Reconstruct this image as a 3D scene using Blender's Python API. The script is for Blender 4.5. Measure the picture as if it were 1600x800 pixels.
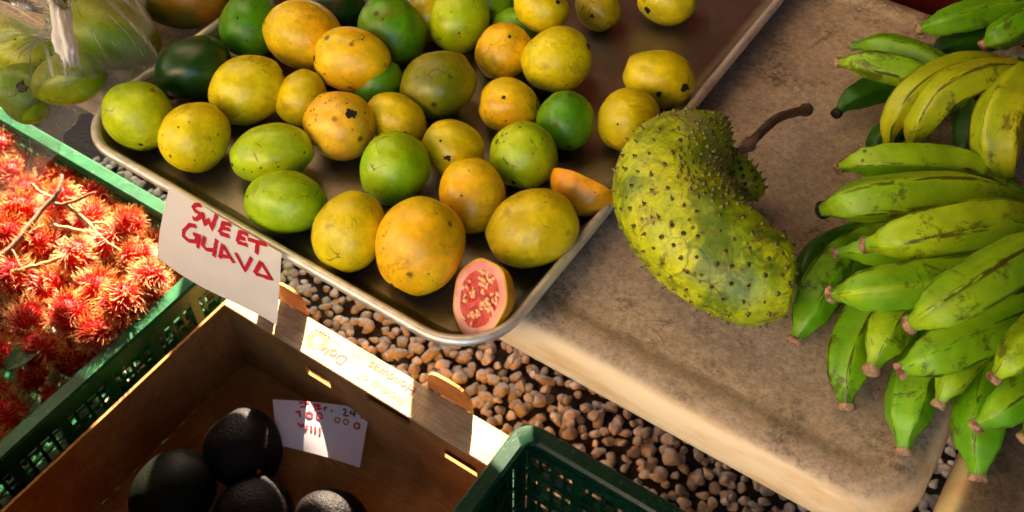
import bpy, math, random
import numpy as np
from mathutils import Vector, Matrix, noise as mnoise
from mathutils.bvhtree import BVHTree

random.seed(7)
sc = bpy.context.scene
for o in list(bpy.data.objects):
    bpy.data.objects.remove(o)
COL = sc.collection

# ------------------------------------------------------------------ camera
RM = np.array([[0.83083, 0.42824, -0.35544],
               [0.55653, -0.63931, 0.53062],
               [0.0, -0.63867, -0.76948]])          # camera axes (right, down, forward) in world
CAM = np.array([0.70395, -0.32751, 1.38931])
FPX = 1577.0                                         # survey of the photograph: focal length in its pixels
cd = bpy.data.cameras.new('camera')
cam = bpy.data.objects.new('camera', cd)
COL.objects.link(cam)
r_, d_, f_ = RM[:, 0], RM[:, 1], RM[:, 2]
cam.matrix_world = Matrix(((r_[0], -d_[0], -f_[0], CAM[0]), (r_[1], -d_[1], -f_[1], CAM[1]),
                           (r_[2], -d_[2], -f_[2], CAM[2]), (0, 0, 0, 1)))
cd.sensor_width = 36.0
cd.lens = FPX / 1600 * 36
cd.clip_start = 0.02
cd.clip_end = 400
cd.dof.use_dof = True
cd.dof.focus_distance = 0.88
cd.dof.aperture_fstop = 11.0
sc.camera = cam

# ------------------------------------------------------------------ light
SUN_EL = math.radians(26)
SUN_H = (-0.556, 0.831)                              # horizontal direction towards the sun
EXPOSURE = 3.8
SKY = 0.05
w = bpy.data.worlds.new('World')
sc.world = w
w.use_nodes = True
wn = w.node_tree
sky = wn.nodes.new('ShaderNodeTexSky')
sky.sky_type = 'NISHITA'
sky.sun_disc = False
sky.sun_elevation = SUN_EL
sky.sun_rotation = math.atan2(SUN_H[0], SUN_H[1])
sky.air_density = 1.0
sky.dust_density = 3.0
sky.ozone_density = 0.6
bg = wn.nodes['Background']
bg.inputs['Strength'].default_value = SKY
wn.links.new(sky.outputs[0], bg.inputs[0])
sd = bpy.data.lights.new('sun', 'SUN')
sd.energy = 5.0
sd.angle = math.radians(0.53)
sd.color = (1.0, 0.84, 0.62)
sun = bpy.data.objects.new('sun', sd)
COL.objects.link(sun)
SUNV = Vector((SUN_H[0] * math.cos(SUN_EL), SUN_H[1] * math.cos(SUN_EL), math.sin(SUN_EL)))
sun.rotation_euler = SUNV.to_track_quat('Z', 'Y').to_euler()
sun.location = (0, 0, 4)

sc.view_settings.view_transform = 'Standard'
sc.view_settings.look = 'None'
sc.view_settings.exposure = EXPOSURE
sc.view_settings.gamma = 1
sc.render.engine = 'CYCLES'
sc.cycles.use_denoising = True
sc.cycles.max_bounces = 7
sc.cycles.transparent_max_bounces = 16
sc.cycles.caustics_reflective = False
sc.cycles.caustics_refractive = False
sc.cycles.sample_clamp_indirect = 6.0

# ------------------------------------------------------------------ survey helpers
def ray(px, py):
    d = RM @ np.array([px - 800.0, py - 400.0, FPX])
    return d
def P(px, py, z):
    d = ray(px, py)
    t = (z - CAM[2]) / d[2]
    return Vector(CAM + t * d)
def PY(px, py, y):
    d = ray(px, py)
    t = (y - CAM[1]) / d[1]
    return Vector(CAM + t * d)
def mpp(p):                                           # metres per photograph pixel at a point
    return float(np.dot(np.array(p) - CAM, RM[:, 2])) / FPX
def proj(p):
    d = RM.T @ (np.array(p) - CAM)
    return 800 + FPX * d[0] / d[2], 400 + FPX * d[1] / d[2]
RIGHT = Vector(RM[:, 0]); UPI = Vector(-RM[:, 1]); BACK = Vector(-RM[:, 2])

# ------------------------------------------------------------------ mesh helpers
class MB:
    def __init__(s):
        s.v = []; s.f = []; s.m = []; s.uv = None
    def quad_strip(s, rings, closed=True, mat=0):
        b = len(s.v); n = len(rings[0])
        for r in rings:
            s.v.extend([tuple(p) for p in r])
        for i in range(len(rings) - 1):
            for j in range(n if closed else n - 1):
                k = (j + 1) % n
                s.f.append((b + i * n + j, b + i * n + k, b + (i + 1) * n + k, b + (i + 1) * n + j)); s.m.append(mat)
        return b
    def ngon(s, pts, mat=0):
        b = len(s.v); s.v.extend([tuple(p) for p in pts]); s.f.append(tuple(range(b, b + len(pts)))); s.m.append(mat)
    def box(s, x0, x1, y0, y1, z0, z1, mat=0):
        b = len(s.v)
        s.v += [(x0, y0, z0), (x1, y0, z0), (x1, y1, z0), (x0, y1, z0), (x0, y0, z1), (x1, y0, z1), (x1, y1, z1), (x0, y1, z1)]
        for q in ((0, 3, 2, 1), (4, 5, 6, 7), (0, 1, 5, 4), (1, 2, 6, 5), (2, 3, 7, 6), (3, 0, 4, 7)):
            s.f.append(tuple(b + i for i in q)); s.m.append(mat)
    def tube(s, pts, rad, n=8, mat=0, cap=True):
        pts = [Vector(p) for p in pts]
        rings = []
        up = Vector((0.13, 0.27, 0.95))
        for i, p in enumerate(pts):
            t = (pts[min(i + 1, len(pts) - 1)] - pts[max(i - 1, 0)]).normalized()
            a = t.cross(up).normalized(); bb = t.cross(a)
            r = rad[i] if isinstance(rad, (list, tuple)) else rad
            rings.append([p + (a * math.cos(2 * math.pi * j / n) + bb * math.sin(2 * math.pi * j / n)) * r for j in range(n)])
        s.quad_strip(rings, True, mat)
        if cap:
            s.ngon(rings[0][::-1], mat); s.ngon(rings[-1], mat)
    def build(s, name, mats, parent=None, smooth=False, autosmooth=None):
        me = bpy.data.meshes.new(name)
        me.from_pydata(s.v, [], s.f)
        if not isinstance(mats, (list, tuple)): mats = [mats]
        for m in mats: me.materials.append(m)
        if len(mats) > 1: me.polygons.foreach_set('material_index', s.m)
        if smooth: me.polygons.foreach_set('use_smooth', [True] * len(me.polygons))
        if s.uv is not None:
            l = me.uv_layers.new(name='UVMap')
            vi = np.zeros(len(me.loops), dtype=np.int32); me.loops.foreach_get('vertex_index', vi)
            l.data.foreach_set('uv', np.array(s.uv, dtype=np.float32)[vi].ravel())
        me.update()
        if smooth and autosmooth: me.set_sharp_from_angle(angle=math.radians(autosmooth))
        return link(name, me, parent)
def link(name, me, parent=None):
    o = bpy.data.objects.new(name, me); COL.objects.link(o)
    if parent: o.parent = parent
    return o
def empty(name, loc):
    o = bpy.data.objects.new(name, None); COL.objects.link(o); o.location = loc; o.empty_display_size = 0.02
    return o
def child(o, parent):                                 # parent while keeping the world place
    o.parent = parent
    o.matrix_parent_inverse = Matrix.Translation(-Vector(parent.location))
    return o
def tag(o, label=None, cat=None, group=None, kind=None):
    if label: o['label'] = label
    if cat: o['category'] = cat
    if group: o['group'] = group
    if kind: o['kind'] = kind
    return o
def bevel(o, wdt, seg=2, ang=40):
    m = o.modifiers.new('bevel', 'BEVEL'); m.width = wdt; m.segments = seg; m.limit_method = 'ANGLE'; m.angle_limit = math.radians(ang)
    return o
def rrect(x0, x1, y0, y1, r, z, n=8):
    pts = []
    for cx, cy, a0 in ((x1 - r, y0 + r, -90), (x1 - r, y1 - r, 0), (x0 + r, y1 - r, 90), (x0 + r, y0 + r, 180)):
        for i in range(n + 1):
            a = math.radians(a0 + 90 * i / n)
            pts.append(Vector((cx + r * math.cos(a), cy + r * math.sin(a), z)))
    return pts
def catmull(pts, n):
    pts = [Vector(p) for p in pts]
    q = [pts[0] * 2 - pts[1]] + pts + [pts[-1] * 2 - pts[-2]]
    out = []
    L = len(pts) - 1
    for i in range(n):
        u = i / (n - 1) * L
        k = min(int(u), L - 1); t = u - k
        a, b, c, d = q[k:k + 4]
        out.append(0.5 * ((2 * b) + (c - a) * t + (2 * a - 5 * b + 4 * c - d) * t * t + (3 * b - a - 3 * c + d) * t ** 3))
    return out
def ico(sub):
    import bmesh
    bm = bmesh.new(); bmesh.ops.create_icosphere(bm, subdivisions=sub, radius=1)
    v = [x.co.copy() for x in bm.verts]; f = [tuple(x.index for x in q.verts) for q in bm.faces]
    bm.free(); return v, f
ICO = {k: ico(k) for k in (1, 2, 3, 4, 5)}
def nz(p, s=1.0, off=(0, 0, 0)):
    return mnoise.noise(Vector((p[0] * s + off[0], p[1] * s + off[1], p[2] * s + off[2])))

# ------------------------------------------------------------------ materials
def lin(r, g, b):
    f = lambda c: (c / 255 / 12.92) if c / 255 <= 0.04045 else ((c / 255 + 0.055) / 1.055) ** 2.4
    return (f(r), f(g), f(b), 1)
class N:
    def __init__(s, name):
        s.m = bpy.data.materials.new(name); s.m.use_nodes = True
        s.t = s.m.node_tree; s.b = s.t.nodes['Principled BSDF']; s.out = s.t.nodes['Material Output']
    def n(s, typ, **kw):
        x = s.t.nodes.new('ShaderNode' + typ)
        for k, v in kw.items(): setattr(x, k, v)
        return x
    def l(s, a, b): s.t.links.new(a, b)
    def val(s, x, v):
        if hasattr(v, 'links') or isinstance(v, bpy.types.NodeSocket): s.l(v, x)
        else: x.default_value = v
    def coord(s, kind='Object', scale=None):
        c = s.n('TexCoord').outputs[kind]
        if scale is None: return c
        mp = s.n('Mapping'); mp.inputs['Scale'].default_value = scale; s.l(c, mp.inputs[0]); return mp.outputs[0]
    def noise(s, scale, detail=3, rough=0.55, vec=None, dist=0.0):
        x = s.n('TexNoise'); x.inputs['Scale'].default_value = scale; x.inputs['Detail'].default_value = detail
        x.inputs['Roughness'].default_value = rough; x.inputs['Distortion'].default_value = dist
        if vec is not None: s.l(vec, x.inputs['Vector'])
        return x.outputs['Fac']
    def voro(s, scale, vec=None, feature='F1', out='Distance', rnd=1.0):
        x = s.n('TexVoronoi', feature=feature); x.inputs['Scale'].default_value = scale; x.inputs['Randomness'].default_value = rnd
        if vec is not None: s.l(vec, x.inputs['Vector'])
        return x.outputs[out]
    def ramp(s, fac, a, b, lo=0.0, hi=1.0):            # smooth map
        x = s.n('MapRange', interpolation_type='SMOOTHSTEP')
        s.l(fac, x.inputs['Value']); x.inputs['From Min'].default_value = a; x.inputs['From Max'].default_value = b
        x.inputs['To Min'].default_value = lo; x.inputs['To Max'].default_value = hi
        return x.outputs[0]
    def mix(s, fac, a, b, blend='MIX'):
        x = s.n('Mix', data_type='RGBA', blend_type=blend)
        s.val(x.inputs[0], fac); s.val(x.inputs[6], a); s.val(x.inputs[7], b)
        return x.outputs[2]
    def math(s, op, a, b=0.0):
        x = s.n('Math', operation=op); s.val(x.inputs[0], a); s.val(x.inputs[1], b); return x.outputs[0]
    def bump(s, h, strength=0.3, dist=0.002, prev=None):
        x = s.n('Bump'); x.inputs['Strength'].default_value = strength; x.inputs['Distance'].default_value = dist
        s.l(h, x.inputs['Height'])
        if prev is not None: s.l(prev, x.inputs['Normal'])
        return x.outputs[0]
    def set(s, **kw):
        for k, v in kw.items():
            s.val(s.b.inputs[{'base': 'Base Color', 'rough': 'Roughness', 'metal': 'Metallic', 'normal': 'Normal', 'spec': 'Specular IOR Level',
                              'sss': 'Subsurface Weight', 'sssr': 'Subsurface Radius', 'ssss': 'Subsurface Scale', 'coat': 'Coat Weight',
                              'coatr': 'Coat Roughness', 'trans': 'Transmission Weight', 'alpha': 'Alpha', 'sheen': 'Sheen Weight'}[k]], v)
        return s.m
def attr(s, name):
    a = s.n('Attribute'); a.attribute_type = 'OBJECT'; a.attribute_name = name; return a.outputs['Color']

def m_guava():
    s = N('guava_skin'); c = s.coord(); oi = s.n('ObjectInfo')
    off = s.n('VectorMath', operation='ADD'); s.l(c, off.inputs[0])
    rv = s.n('CombineXYZ'); r10 = s.math('MULTIPLY', oi.outputs['Random'], 7.0)
    for i in range(3): s.l(r10, rv.inputs[i])
    s.l(rv.outputs[0], off.inputs[1]); v = off.outputs[0]
    big = s.ramp(s.noise(16, 2, 0.5, v), 0.36, 0.64)
    col = s.mix(big, oi.outputs['Color'], attr(s, 'col2'))
    mot = s.ramp(s.noise(75, 5, 0.7, v), 0.35, 0.72, 0.80, 1.14)
    col = s.mix(1.0, col, mot, 'MULTIPLY')
    # russet patches
    rus = s.math('MULTIPLY', s.ramp(s.noise(28, 6, 0.75, v, 0.6), 0.55, 0.67), 0.42)
    col = s.mix(rus, col, lin(120, 78, 20))
    # small dark specks, irregularly spread
    sp = s.ramp(s.voro(130, v), 0.10, 0.2, 1.0, 0.0)
    spm = s.math('MULTIPLY', s.math('MULTIPLY', sp, s.ramp(s.noise(22, 2, 0.5, v), 0.46, 0.6)), s.ramp(oi.outputs['Random'], 0.05, 0.9, 0.25, 1.1))
    col = s.mix(s.math('MULTIPLY', spm, 0.9), col, lin(50, 28, 10))
    sp2 = s.math('MULTIPLY', s.ramp(s.voro(38, v), 0.06, 0.15, 1.0, 0.0), s.ramp(s.noise(13, 1, 0.5, v), 0.52, 0.58))
    col = s.mix(s.math('MULTIPLY', sp2, 0.8), col, lin(44, 26, 10))
    # thin scratches
    scv = s.noise(18, 2, 0.4, v, 2.2)
    scr = s.math('MULTIPLY', s.ramp(s.math('ABSOLUTE', s.math('SUBTRACT', scv, 0.5)), 0.004, 0.011, 1.0, 0.0), s.ramp(s.noise(31, 2, 0.5, v), 0.55, 0.62))
    col = s.mix(s.math('MULTIPLY', scr, 0.75), col, lin(78, 46, 16))
    h = s.math('ADD', s.noise(60, 3, 0.5, v), s.math('MULTIPLY', spm, -0.4))
    nrm = s.bump(h, 0.25, 0.0018)
    nrm = s.bump(s.noise(420, 2, 0.5, v), 0.12, 0.0006, nrm)
    return s.set(base=col, rough=s.ramp(s.noise(40, 3, 0.6, v), 0.3, 0.7, 0.28, 0.44), normal=nrm, spec=0.45, sss=0.12, sssr=(0.012, 0.007, 0.002), ssss=0.5)
def m_simple(name, c, rough=0.6, var=0.25, scale=40, bumps=0.2, bd=0.002, spec=0.5, metal=0.0, c2=None, **kw):
    s = N(name); v = s.coord()
    n1 = s.noise(scale, 4, 0.6, v)
    dark = tuple(x * (1 - var) for x in c[:3]) + (1,)
    col = s.mix(s.ramp(n1, 0.3, 0.7), dark, c)
    if c2 is not None: col = s.mix(s.ramp(s.noise(scale * 0.33, 3, 0.6, v), 0.45, 0.65), col, c2)
    return s.set(base=col, rough=rough, normal=s.bump(s.noise(scale * 3, 4, 0.6, v), bumps, bd), spec=spec, metal=metal, **kw)

M = {}
M['guava'] = m_guava()
M['scar'] = m_simple('calyx_scar', lin(40, 24, 12), 0.85, 0.5, 300, 0.8)
M['pale_scar'] = m_simple('stem_scar', lin(74, 44, 20), 0.85, 0.4, 300, 0.6)

def m_metal():
    s = N('tray_aluminium'); v = s.coord()
    n1 = s.noise(9, 5, 0.65, v)
    col = s.mix(s.ramp(n1, 0.35, 0.7), lin(154, 144, 132), lin(184, 172, 160))
    st = s.ramp(s.noise(34, 5, 0.7, v, 0.8), 0.55, 0.7)
    col = s.mix(s.math('MULTIPLY', st, 0.3), col, lin(112, 92, 76))
    br = s.noise(1.0, 3, 0.6, s.coord('Object', (60, 900, 60)))
    rough = s.math('ADD', s.ramp(br, 0.3, 0.7, 0.3, 0.42), s.math('MULTIPLY', st, 0.2))
    nrm = s.bump(s.noise(14, 3, 0.5, v), 0.1, 0.004)
    return s.set(base=col, metal=0.95, rough=s.math('ADD', rough, 0.02), normal=nrm)
M['metal'] = m_metal()
def m_rim():
    s = N('rim_aluminium'); v = s.coord()
    col = s.mix(s.ramp(s.noise(40, 4, 0.6, v), 0.4, 0.7), lin(226, 216, 204), lin(196, 184, 170))
    return s.set(base=col, metal=0.6, rough=s.ramp(s.noise(70, 3, 0.6, v), 0.3, 0.7, 0.34, 0.48))
M['rim'] = m_rim()
def m_table(name, clean, dirty, grime):
    s = N(name); v = s.coord()
    g = s.n('NewGeometry'); sep = s.n('SeparateXYZ'); s.l(g.outputs['Normal'], sep.inputs[0])
    up = s.ramp(sep.outputs['Z'], 0.62, 0.96)                      # grime lies on what faces up and is handled
    n1 = s.ramp(s.noise(5, 5, 0.62, v), 0.3, 0.7)
    base = s.mix(n1, dirty, grime)
    fine = s.ramp(s.noise(140, 5, 0.8, v), 0.32, 0.68, 0.74, 1.15)
    base = s.mix(1.0, base, fine, 'MULTIPLY')
    peb = s.ramp(s.voro(330, v), 0.1, 0.6, 0.82, 1.06)
    base = s.mix(1.0, base, peb, 'MULTIPLY')
    bl = s.math('MULTIPLY', s.ramp(s.noise(14, 6, 0.75, v, 0.4), 0.47, 0.66), s.ramp(s.noise(170, 4, 0.8, v), 0.42, 0.6))
    base = s.mix(s.math('MULTIPLY', bl, 0.7), base, lin(48, 34, 26))
    sp = s.math('MULTIPLY', s.ramp(s.voro(70, v), 0.04, 0.12, 1.0, 0.0), s.ramp(s.noise(11, 1, 0.5, v), 0.5, 0.6))
    base = s.mix(s.math('MULTIPLY', sp, 0.7), base, lin(45, 30, 20))
    scv = s.noise(7, 2, 0.4, v, 1.5)
    scr = s.math('MULTIPLY', s.ramp(s.math('ABSOLUTE', s.math('SUBTRACT', scv, 0.5)), 0.0015, 0.004, 1.0, 0.0), s.ramp(s.noise(6, 2, 0.5, v), 0.5, 0.6))
    base = s.mix(s.math('MULTIPLY', scr, 0.4), base, lin(60, 42, 30))
    edge = s.mix(s.ramp(s.noise(45, 4, 0.6, s.coord('Object', (0.25, 1, 1.6))), 0.4, 0.75), clean, lin(206, 168, 118))
    ch = s.math('MULTIPLY', s.ramp(s.voro(24, v), 0.05, 0.1, 1.0, 0.0), 0.5)
    edge = s.mix(ch, edge, lin(100, 70, 42))
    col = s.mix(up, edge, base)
    nrm = s.bump(s.voro(330, v), 0.22, 0.0008)
    nrm = s.bump(s.noise(25, 3, 0.5, v), 0.1, 0.003, nrm)
    return s.set(base=col, rough=0.48, normal=nrm, spec=0.4)
M['table'] = m_table('table_plastic', lin(228, 204, 166), lin(200, 175, 148), lin(164, 140, 116))
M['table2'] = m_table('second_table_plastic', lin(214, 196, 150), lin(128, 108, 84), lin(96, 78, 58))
M['grey_metal'] = m_simple('leg_metal', lin(110, 108, 104), 0.45, 0.2, 60, 0.05, metal=0.6)
M['pebble'] = None
def m_pebble():
    s = N('river_pebble'); v = s.coord('Object'); g = s.n('NewGeometry'); r = g.outputs['Random Per Island']
    cr = s.n('ValToRGB'); s.l(r, cr.inputs[0]); e = cr.color_ramp.elements
    e[0].position = 0; e[0].color = lin(142, 132, 116); e[1].position = 1; e[1].color = lin(214, 204, 186)
    for p, c in ((0.2, (186, 174, 150)), (0.4, (150, 136, 122)), (0.55, (200, 184, 156)), (0.7, (170, 158, 138)), (0.85, (192, 180, 164))):
        k = e.new(p); k.color = lin(*c)
    gp = s.n('NewGeometry').outputs['Position']
    mot = s.ramp(s.noise(140, 4, 0.65, gp), 0.3, 0.7, 0.75, 1.15)
    col = s.mix(1.0, cr.outputs[0], mot, 'MULTIPLY')
    return s.set(base=col, rough=0.62, normal=s.bump(s.noise(220, 4, 0.6, gp), 0.25, 0.002), spec=0.35)
M['pebble'] = m_pebble()
M['soil'] = m_simple('dark_soil', lin(62, 48, 36), 0.95, 0.5, 90, 0.8, 0.01)

def m_plastic(name, c, c2):
    s = N(name); v = s.coord()
    col = s.mix(s.ramp(s.noise(30, 4, 0.6, v), 0.35, 0.7), c, c2)
    du = s.math('MULTIPLY', s.ramp(s.noise(90, 5, 0.7, v), 0.56, 0.7), 0.2)
    col = s.mix(du, col, lin(150, 165, 130))
    scv = s.noise(60, 2, 0.4, s.coord('Object', (1, 0.3, 1)), 1.5)
    scr = s.ramp(s.math('ABSOLUTE', s.math('SUBTRACT', scv, 0.5)), 0.001, 0.005, 0.22, 0.0)
    col = s.mix(scr, col, lin(120, 170, 130))
    tr = s.n('BsdfTranslucent'); s.l(s.mix(1.0, col, (1.0, 1.0, 0.7, 1), 'MULTIPLY'), tr.inputs[0])
    s.set(base=col, rough=0.36, normal=s.bump(s.noise(160, 3, 0.6, v), 0.08, 0.001), spec=0.5)
    mx = s.n('MixShader'); mx.inputs[0].default_value = 0.25
    s.l(s.b.outputs[0], mx.inputs[1]); s.l(tr.outputs[0], mx.inputs[2]); s.l(mx.outputs[0], s.out.inputs[0])
    return s.m
M['green'] = m_plastic('green_crate_plastic', lin(0, 74, 36), lin(1, 92, 46))
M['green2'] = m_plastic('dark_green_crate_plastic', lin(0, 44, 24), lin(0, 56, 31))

def m_card(name, c, c2, tr=0.12):
    s = N(name); v = s.coord()
    col = s.mix(s.ramp(s.noise(14, 5, 0.65, v), 0.35, 0.7), c, c2)
    fib = s.ramp(s.noise(1, 5, 0.75, s.coord('Object', (30, 260, 260))), 0.3, 0.7, 0.7, 1.12)
    col = s.mix(1.0, col, fib, 'MULTIPLY')
    wv = s.n('TexWave', wave_type='BANDS', bands_direction='X'); wv.inputs['Scale'].default_value = 60; s.l(v, wv.inputs[0])
    nrm = s.bump(wv.outputs['Fac'], 0.18, 0.0015)
    nrm = s.bump(s.noise(30, 4, 0.6, v), 0.2, 0.003, nrm)
    t = s.n('BsdfTranslucent'); s.l(col, t.inputs[0])
    s.set(base=col, rough=0.8, normal=nrm, spec=0.2)
    mx = s.n('MixShader'); mx.inputs[0].default_value = tr
    s.l(s.b.outputs[0], mx.inputs[1]); s.l(t.outputs[0], mx.inputs[2]); s.l(mx.outputs[0], s.out.inputs[0])
    return s.m
M['card'] = m_card('brown_cardboard', lin(168, 116, 62), lin(142, 94, 48), 0.03)
M['card_thin'] = m_card('thin_cardboard', lin(196, 140, 78), lin(170, 116, 62), 0.2)
M['card_print'] = m_card('white_faced_cardboard', lin(206, 176, 132), lin(176, 140, 94))
def m_paper(name, c, tr):
    s = N(name); v = s.coord()
    col = s.mix(s.ramp(s.noise(20, 3, 0.5, v), 0.3, 0.7), c, tuple(x * 0.93 for x in c[:3]) + (1,))
    t = s.n('BsdfTranslucent'); s.l(col, t.inputs[0])
    s.set(base=col, rough=0.7, normal=s.bump(s.noise(26, 3, 0.5, v), 0.12, 0.002), spec=0.2)
    mx = s.n('MixShader'); mx.inputs[0].default_value = tr
    s.l(s.b.outputs[0], mx.inputs[1]); s.l(t.outputs[0], mx.inputs[2]); s.l(mx.outputs[0], s.out.inputs[0])
    return s.m
M['paper'] = m_paper('white_paper', lin(244, 236, 230), 0.3)
M['note'] = m_paper('note_paper', lin(228, 216, 218), 0.3)
M['ink'] = m_simple('red_marker_ink', lin(190, 12, 36), 0.6, 0.3, 300, 0.0)
M['ink_dark'] = m_simple('dark_marker_ink', lin(70, 40, 54), 0.6, 0.3, 300, 0.0)
M['print_red'] = m_simple('red_print', lin(150, 36, 24), 0.7, 0.2, 200, 0.0)
M['print_yellow'] = m_simple('yellow_print', lin(206, 130, 40), 0.7, 0.2, 200, 0.0)
M['print_blue'] = m_simple('blue_grey_print', lin(96, 98, 110), 0.7, 0.2, 200, 0.0)
M['print_pale'] = m_simple('pale_print', lin(176, 120, 60), 0.7, 0.1, 200, 0.0)

def m_banana():
    s = N('green_banana_peel'); c = s.coord(); oi = s.n('ObjectInfo')
    uv = s.n('TexCoord').outputs['UV']
    sep = s.n('SeparateXYZ'); s.l(uv, sep.inputs[0])
    rr = s.math('MULTIPLY', oi.outputs['Random'], 31.0)
    cx = s.n('CombineXYZ'); s.l(s.math('ADD', s.math('MULTIPLY', sep.outputs[0], 2.2), rr), cx.inputs[0]); s.l(s.math('MULTIPLY', sep.outputs[1], 11.0), cx.inputs[1]); s.l(rr, cx.inputs[2])
    sv = cx.outputs[0]
    off = s.n('VectorMath', operation='ADD'); s.l(c, off.inputs[0]); rv = s.n('CombineXYZ')
    for i in range(3): s.l(rr, rv.inputs[i])
    s.l(rv.outputs[0], off.inputs[1]); v = off.outputs[0]
    # the ridges of the peel run pale
    ridge = s.ramp(s.math('COSINE', s.math('MULTIPLY', sep.outputs[1], 10 * math.pi)), 0.70, 1.0)
    side = s.math('MULTIPLY', s.ramp(s.noise(0.45, 2, 0.5, sv), 0.3, 0.72), s.ramp(s.noise(9, 2, 0.5, v), 0.3, 0.7, 0.45, 1.0))
    col = s.mix(side, oi.outputs['Color'], attr(s, 'col2'))
    col = s.mix(s.math('MULTIPLY', ridge, 0.25), col, attr(s, 'col2'))
    mot = s.ramp(s.noise(55, 4, 0.6, v), 0.3, 0.7, 0.82, 1.12)
    col = s.mix(1.0, col, mot, 'MULTIPLY')
    tipg = s.ramp(sep.outputs[0], 0.02, 0.16, 0.35, 0.0)
    col = s.mix(tipg, col, lin(72, 112, 20))
    # black abrasion streaks along the ridges, smudges and specks
    st = s.math('MULTIPLY', s.ramp(s.noise(2.4, 4, 0.65, sv, 0.4), 0.51, 0.56), s.math('ADD', s.math('MULTIPLY', ridge, 0.9), 0.05))
    col = s.mix(s.math('MULTIPLY', st, 0.9), col, lin(42, 32, 10))
    sm = s.math('MULTIPLY', s.ramp(s.noise(30, 6, 0.78, v, 0.5), 0.535, 0.63), 0.75)
    col = s.mix(sm, col, lin(66, 56, 14))
    sp = s.math('MULTIPLY', s.ramp(s.voro(70, v), 0.06, 0.17, 1.0, 0.0), s.ramp(s.noise(16, 1, 0.5, v), 0.52, 0.6))
    col = s.mix(s.math('MULTIPLY', sp, 0.8), col, lin(44, 34, 12))
    nrm = s.bump(s.noise(45, 3, 0.5, v), 0.12, 0.002)
    return s.set(base=col, rough=s.ramp(s.noise(60, 3, 0.6, v), 0.3, 0.7, 0.36, 0.5), normal=nrm, spec=0.4, sss=0.08, sssr=(0.006, 0.008, 0.002), ssss=0.5)
M['banana'] = m_banana()
M['tip'] = m_simple('banana_tip_cork', lin(214, 168, 134), 0.85, 0.5, 420, 0.9, 0.002, c2=lin(120, 76, 50))
M['black_tip'] = m_simple('banana_black_tip', lin(22, 18, 12), 0.7, 0.4, 200, 0.4)

def m_soursop():
    s = N('soursop_skin'); v = s.coord()
    col = s.mix(s.ramp(s.noise(13, 3, 0.55, v), 0.38, 0.62), lin(146, 166, 12), lin(196, 198, 20))
    gy = s.ramp(s.noise(17, 5, 0.7, v, 0.4), 0.44, 0.6)
    col = s.mix(s.math('MULTIPLY', gy, 0.85), col, lin(70, 100, 10))
    # net of dark green veins
    wv_ = s.n('VectorMath', operation='ADD'); s.l(v, wv_.inputs[0]); nn_ = s.n('TexNoise'); nn_.inputs['Scale'].default_value = 40; s.l(v, nn_.inputs['Vector']); sc_ = s.n('VectorMath', operation='SCALE'); s.l(nn_.outputs['Color'], sc_.inputs[0]); sc_.inputs['Scale'].default_value = 0.03; s.l(sc_.outputs[0], wv_.inputs[1])
    ve = s.math('MULTIPLY', s.ramp(s.voro(44, wv_.outputs[0], 'DISTANCE_TO_EDGE'), 0.0, 0.09, 0.6, 0.0), s.ramp(s.noise(26, 3, .6, v), .4, .62))
    col = s.mix(ve, col, lin(48, 78, 14))
    gr = s.math('MULTIPLY', s.ramp(s.noise(9, 4, 0.7, v), 0.56, 0.68), 0.6)
    col = s.mix(gr, col, lin(150, 146, 104))
    br = s.math('MULTIPLY', s.ramp(s.noise(60, 6, 0.8, v, 0.5), 0.53, 0.64), 0.7)
    col = s.mix(br, col, lin(92, 58, 26))
    sp = s.math('MULTIPLY', s.ramp(s.voro(120, v), 0.12, 0.26, 1.0, 0.0), s.ramp(s.noise(24, 2, 0.5, v), 0.42, 0.56))
    col = s.mix(s.math('MULTIPLY', sp, 0.85), col, lin(62, 40, 16))
    col = s.mix(1.0, col, s.ramp(s.noise(120, 4, 0.7, v), 0.3, 0.7, 0.75, 1.18), 'MULTIPLY')
    h = s.math('ADD', s.noise(55, 4, 0.6, v), s.math('MULTIPLY', ve, -0.25))
    nrm = s.bump(h, 0.4, 0.004)
    return s.set(base=col, rough=0.42, normal=nrm, spec=0.45)
M['soursop'] = m_soursop()
M['spine'] = m_simple('soursop_spine', lin(126, 122, 26), 0.55, 0.6, 90, 0.2)
M['spine_tip'] = m_simple('soursop_spine_tip', lin(52, 32, 18), 0.7, 0.4, 200, 0.2)
M['bark'] = m_simple('stalk_bark', lin(112, 80, 52), 0.85, 0.5, 120, 0.8, 0.002, c2=lin(74, 50, 32))
M['twig'] = m_simple('pale_twig', lin(176, 138, 78), 0.8, 0.4, 90, 0.6, 0.002)
M['dark_twig'] = m_simple('dark_branch', lin(110, 74, 42), 0.8, 0.4, 90, 0.6, 0.002)
M['leaf'] = m_simple('dark_leaf', lin(46, 82, 18), 0.4, 0.4, 60, 0.3)
def m_ramb():
    s = N('rambutan_skin'); v = s.coord(); oi = s.n('ObjectInfo')
    col = s.mix(s.ramp(s.noise(40, 3, 0.6, v), 0.3, 0.7), lin(150, 8, 12), lin(206, 24, 18))
    return s.set(base=col, rough=0.6, spec=0.15, normal=s.bump(s.voro(180, v), 0.5, 0.003))
M['ramb'] = m_ramb()
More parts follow.
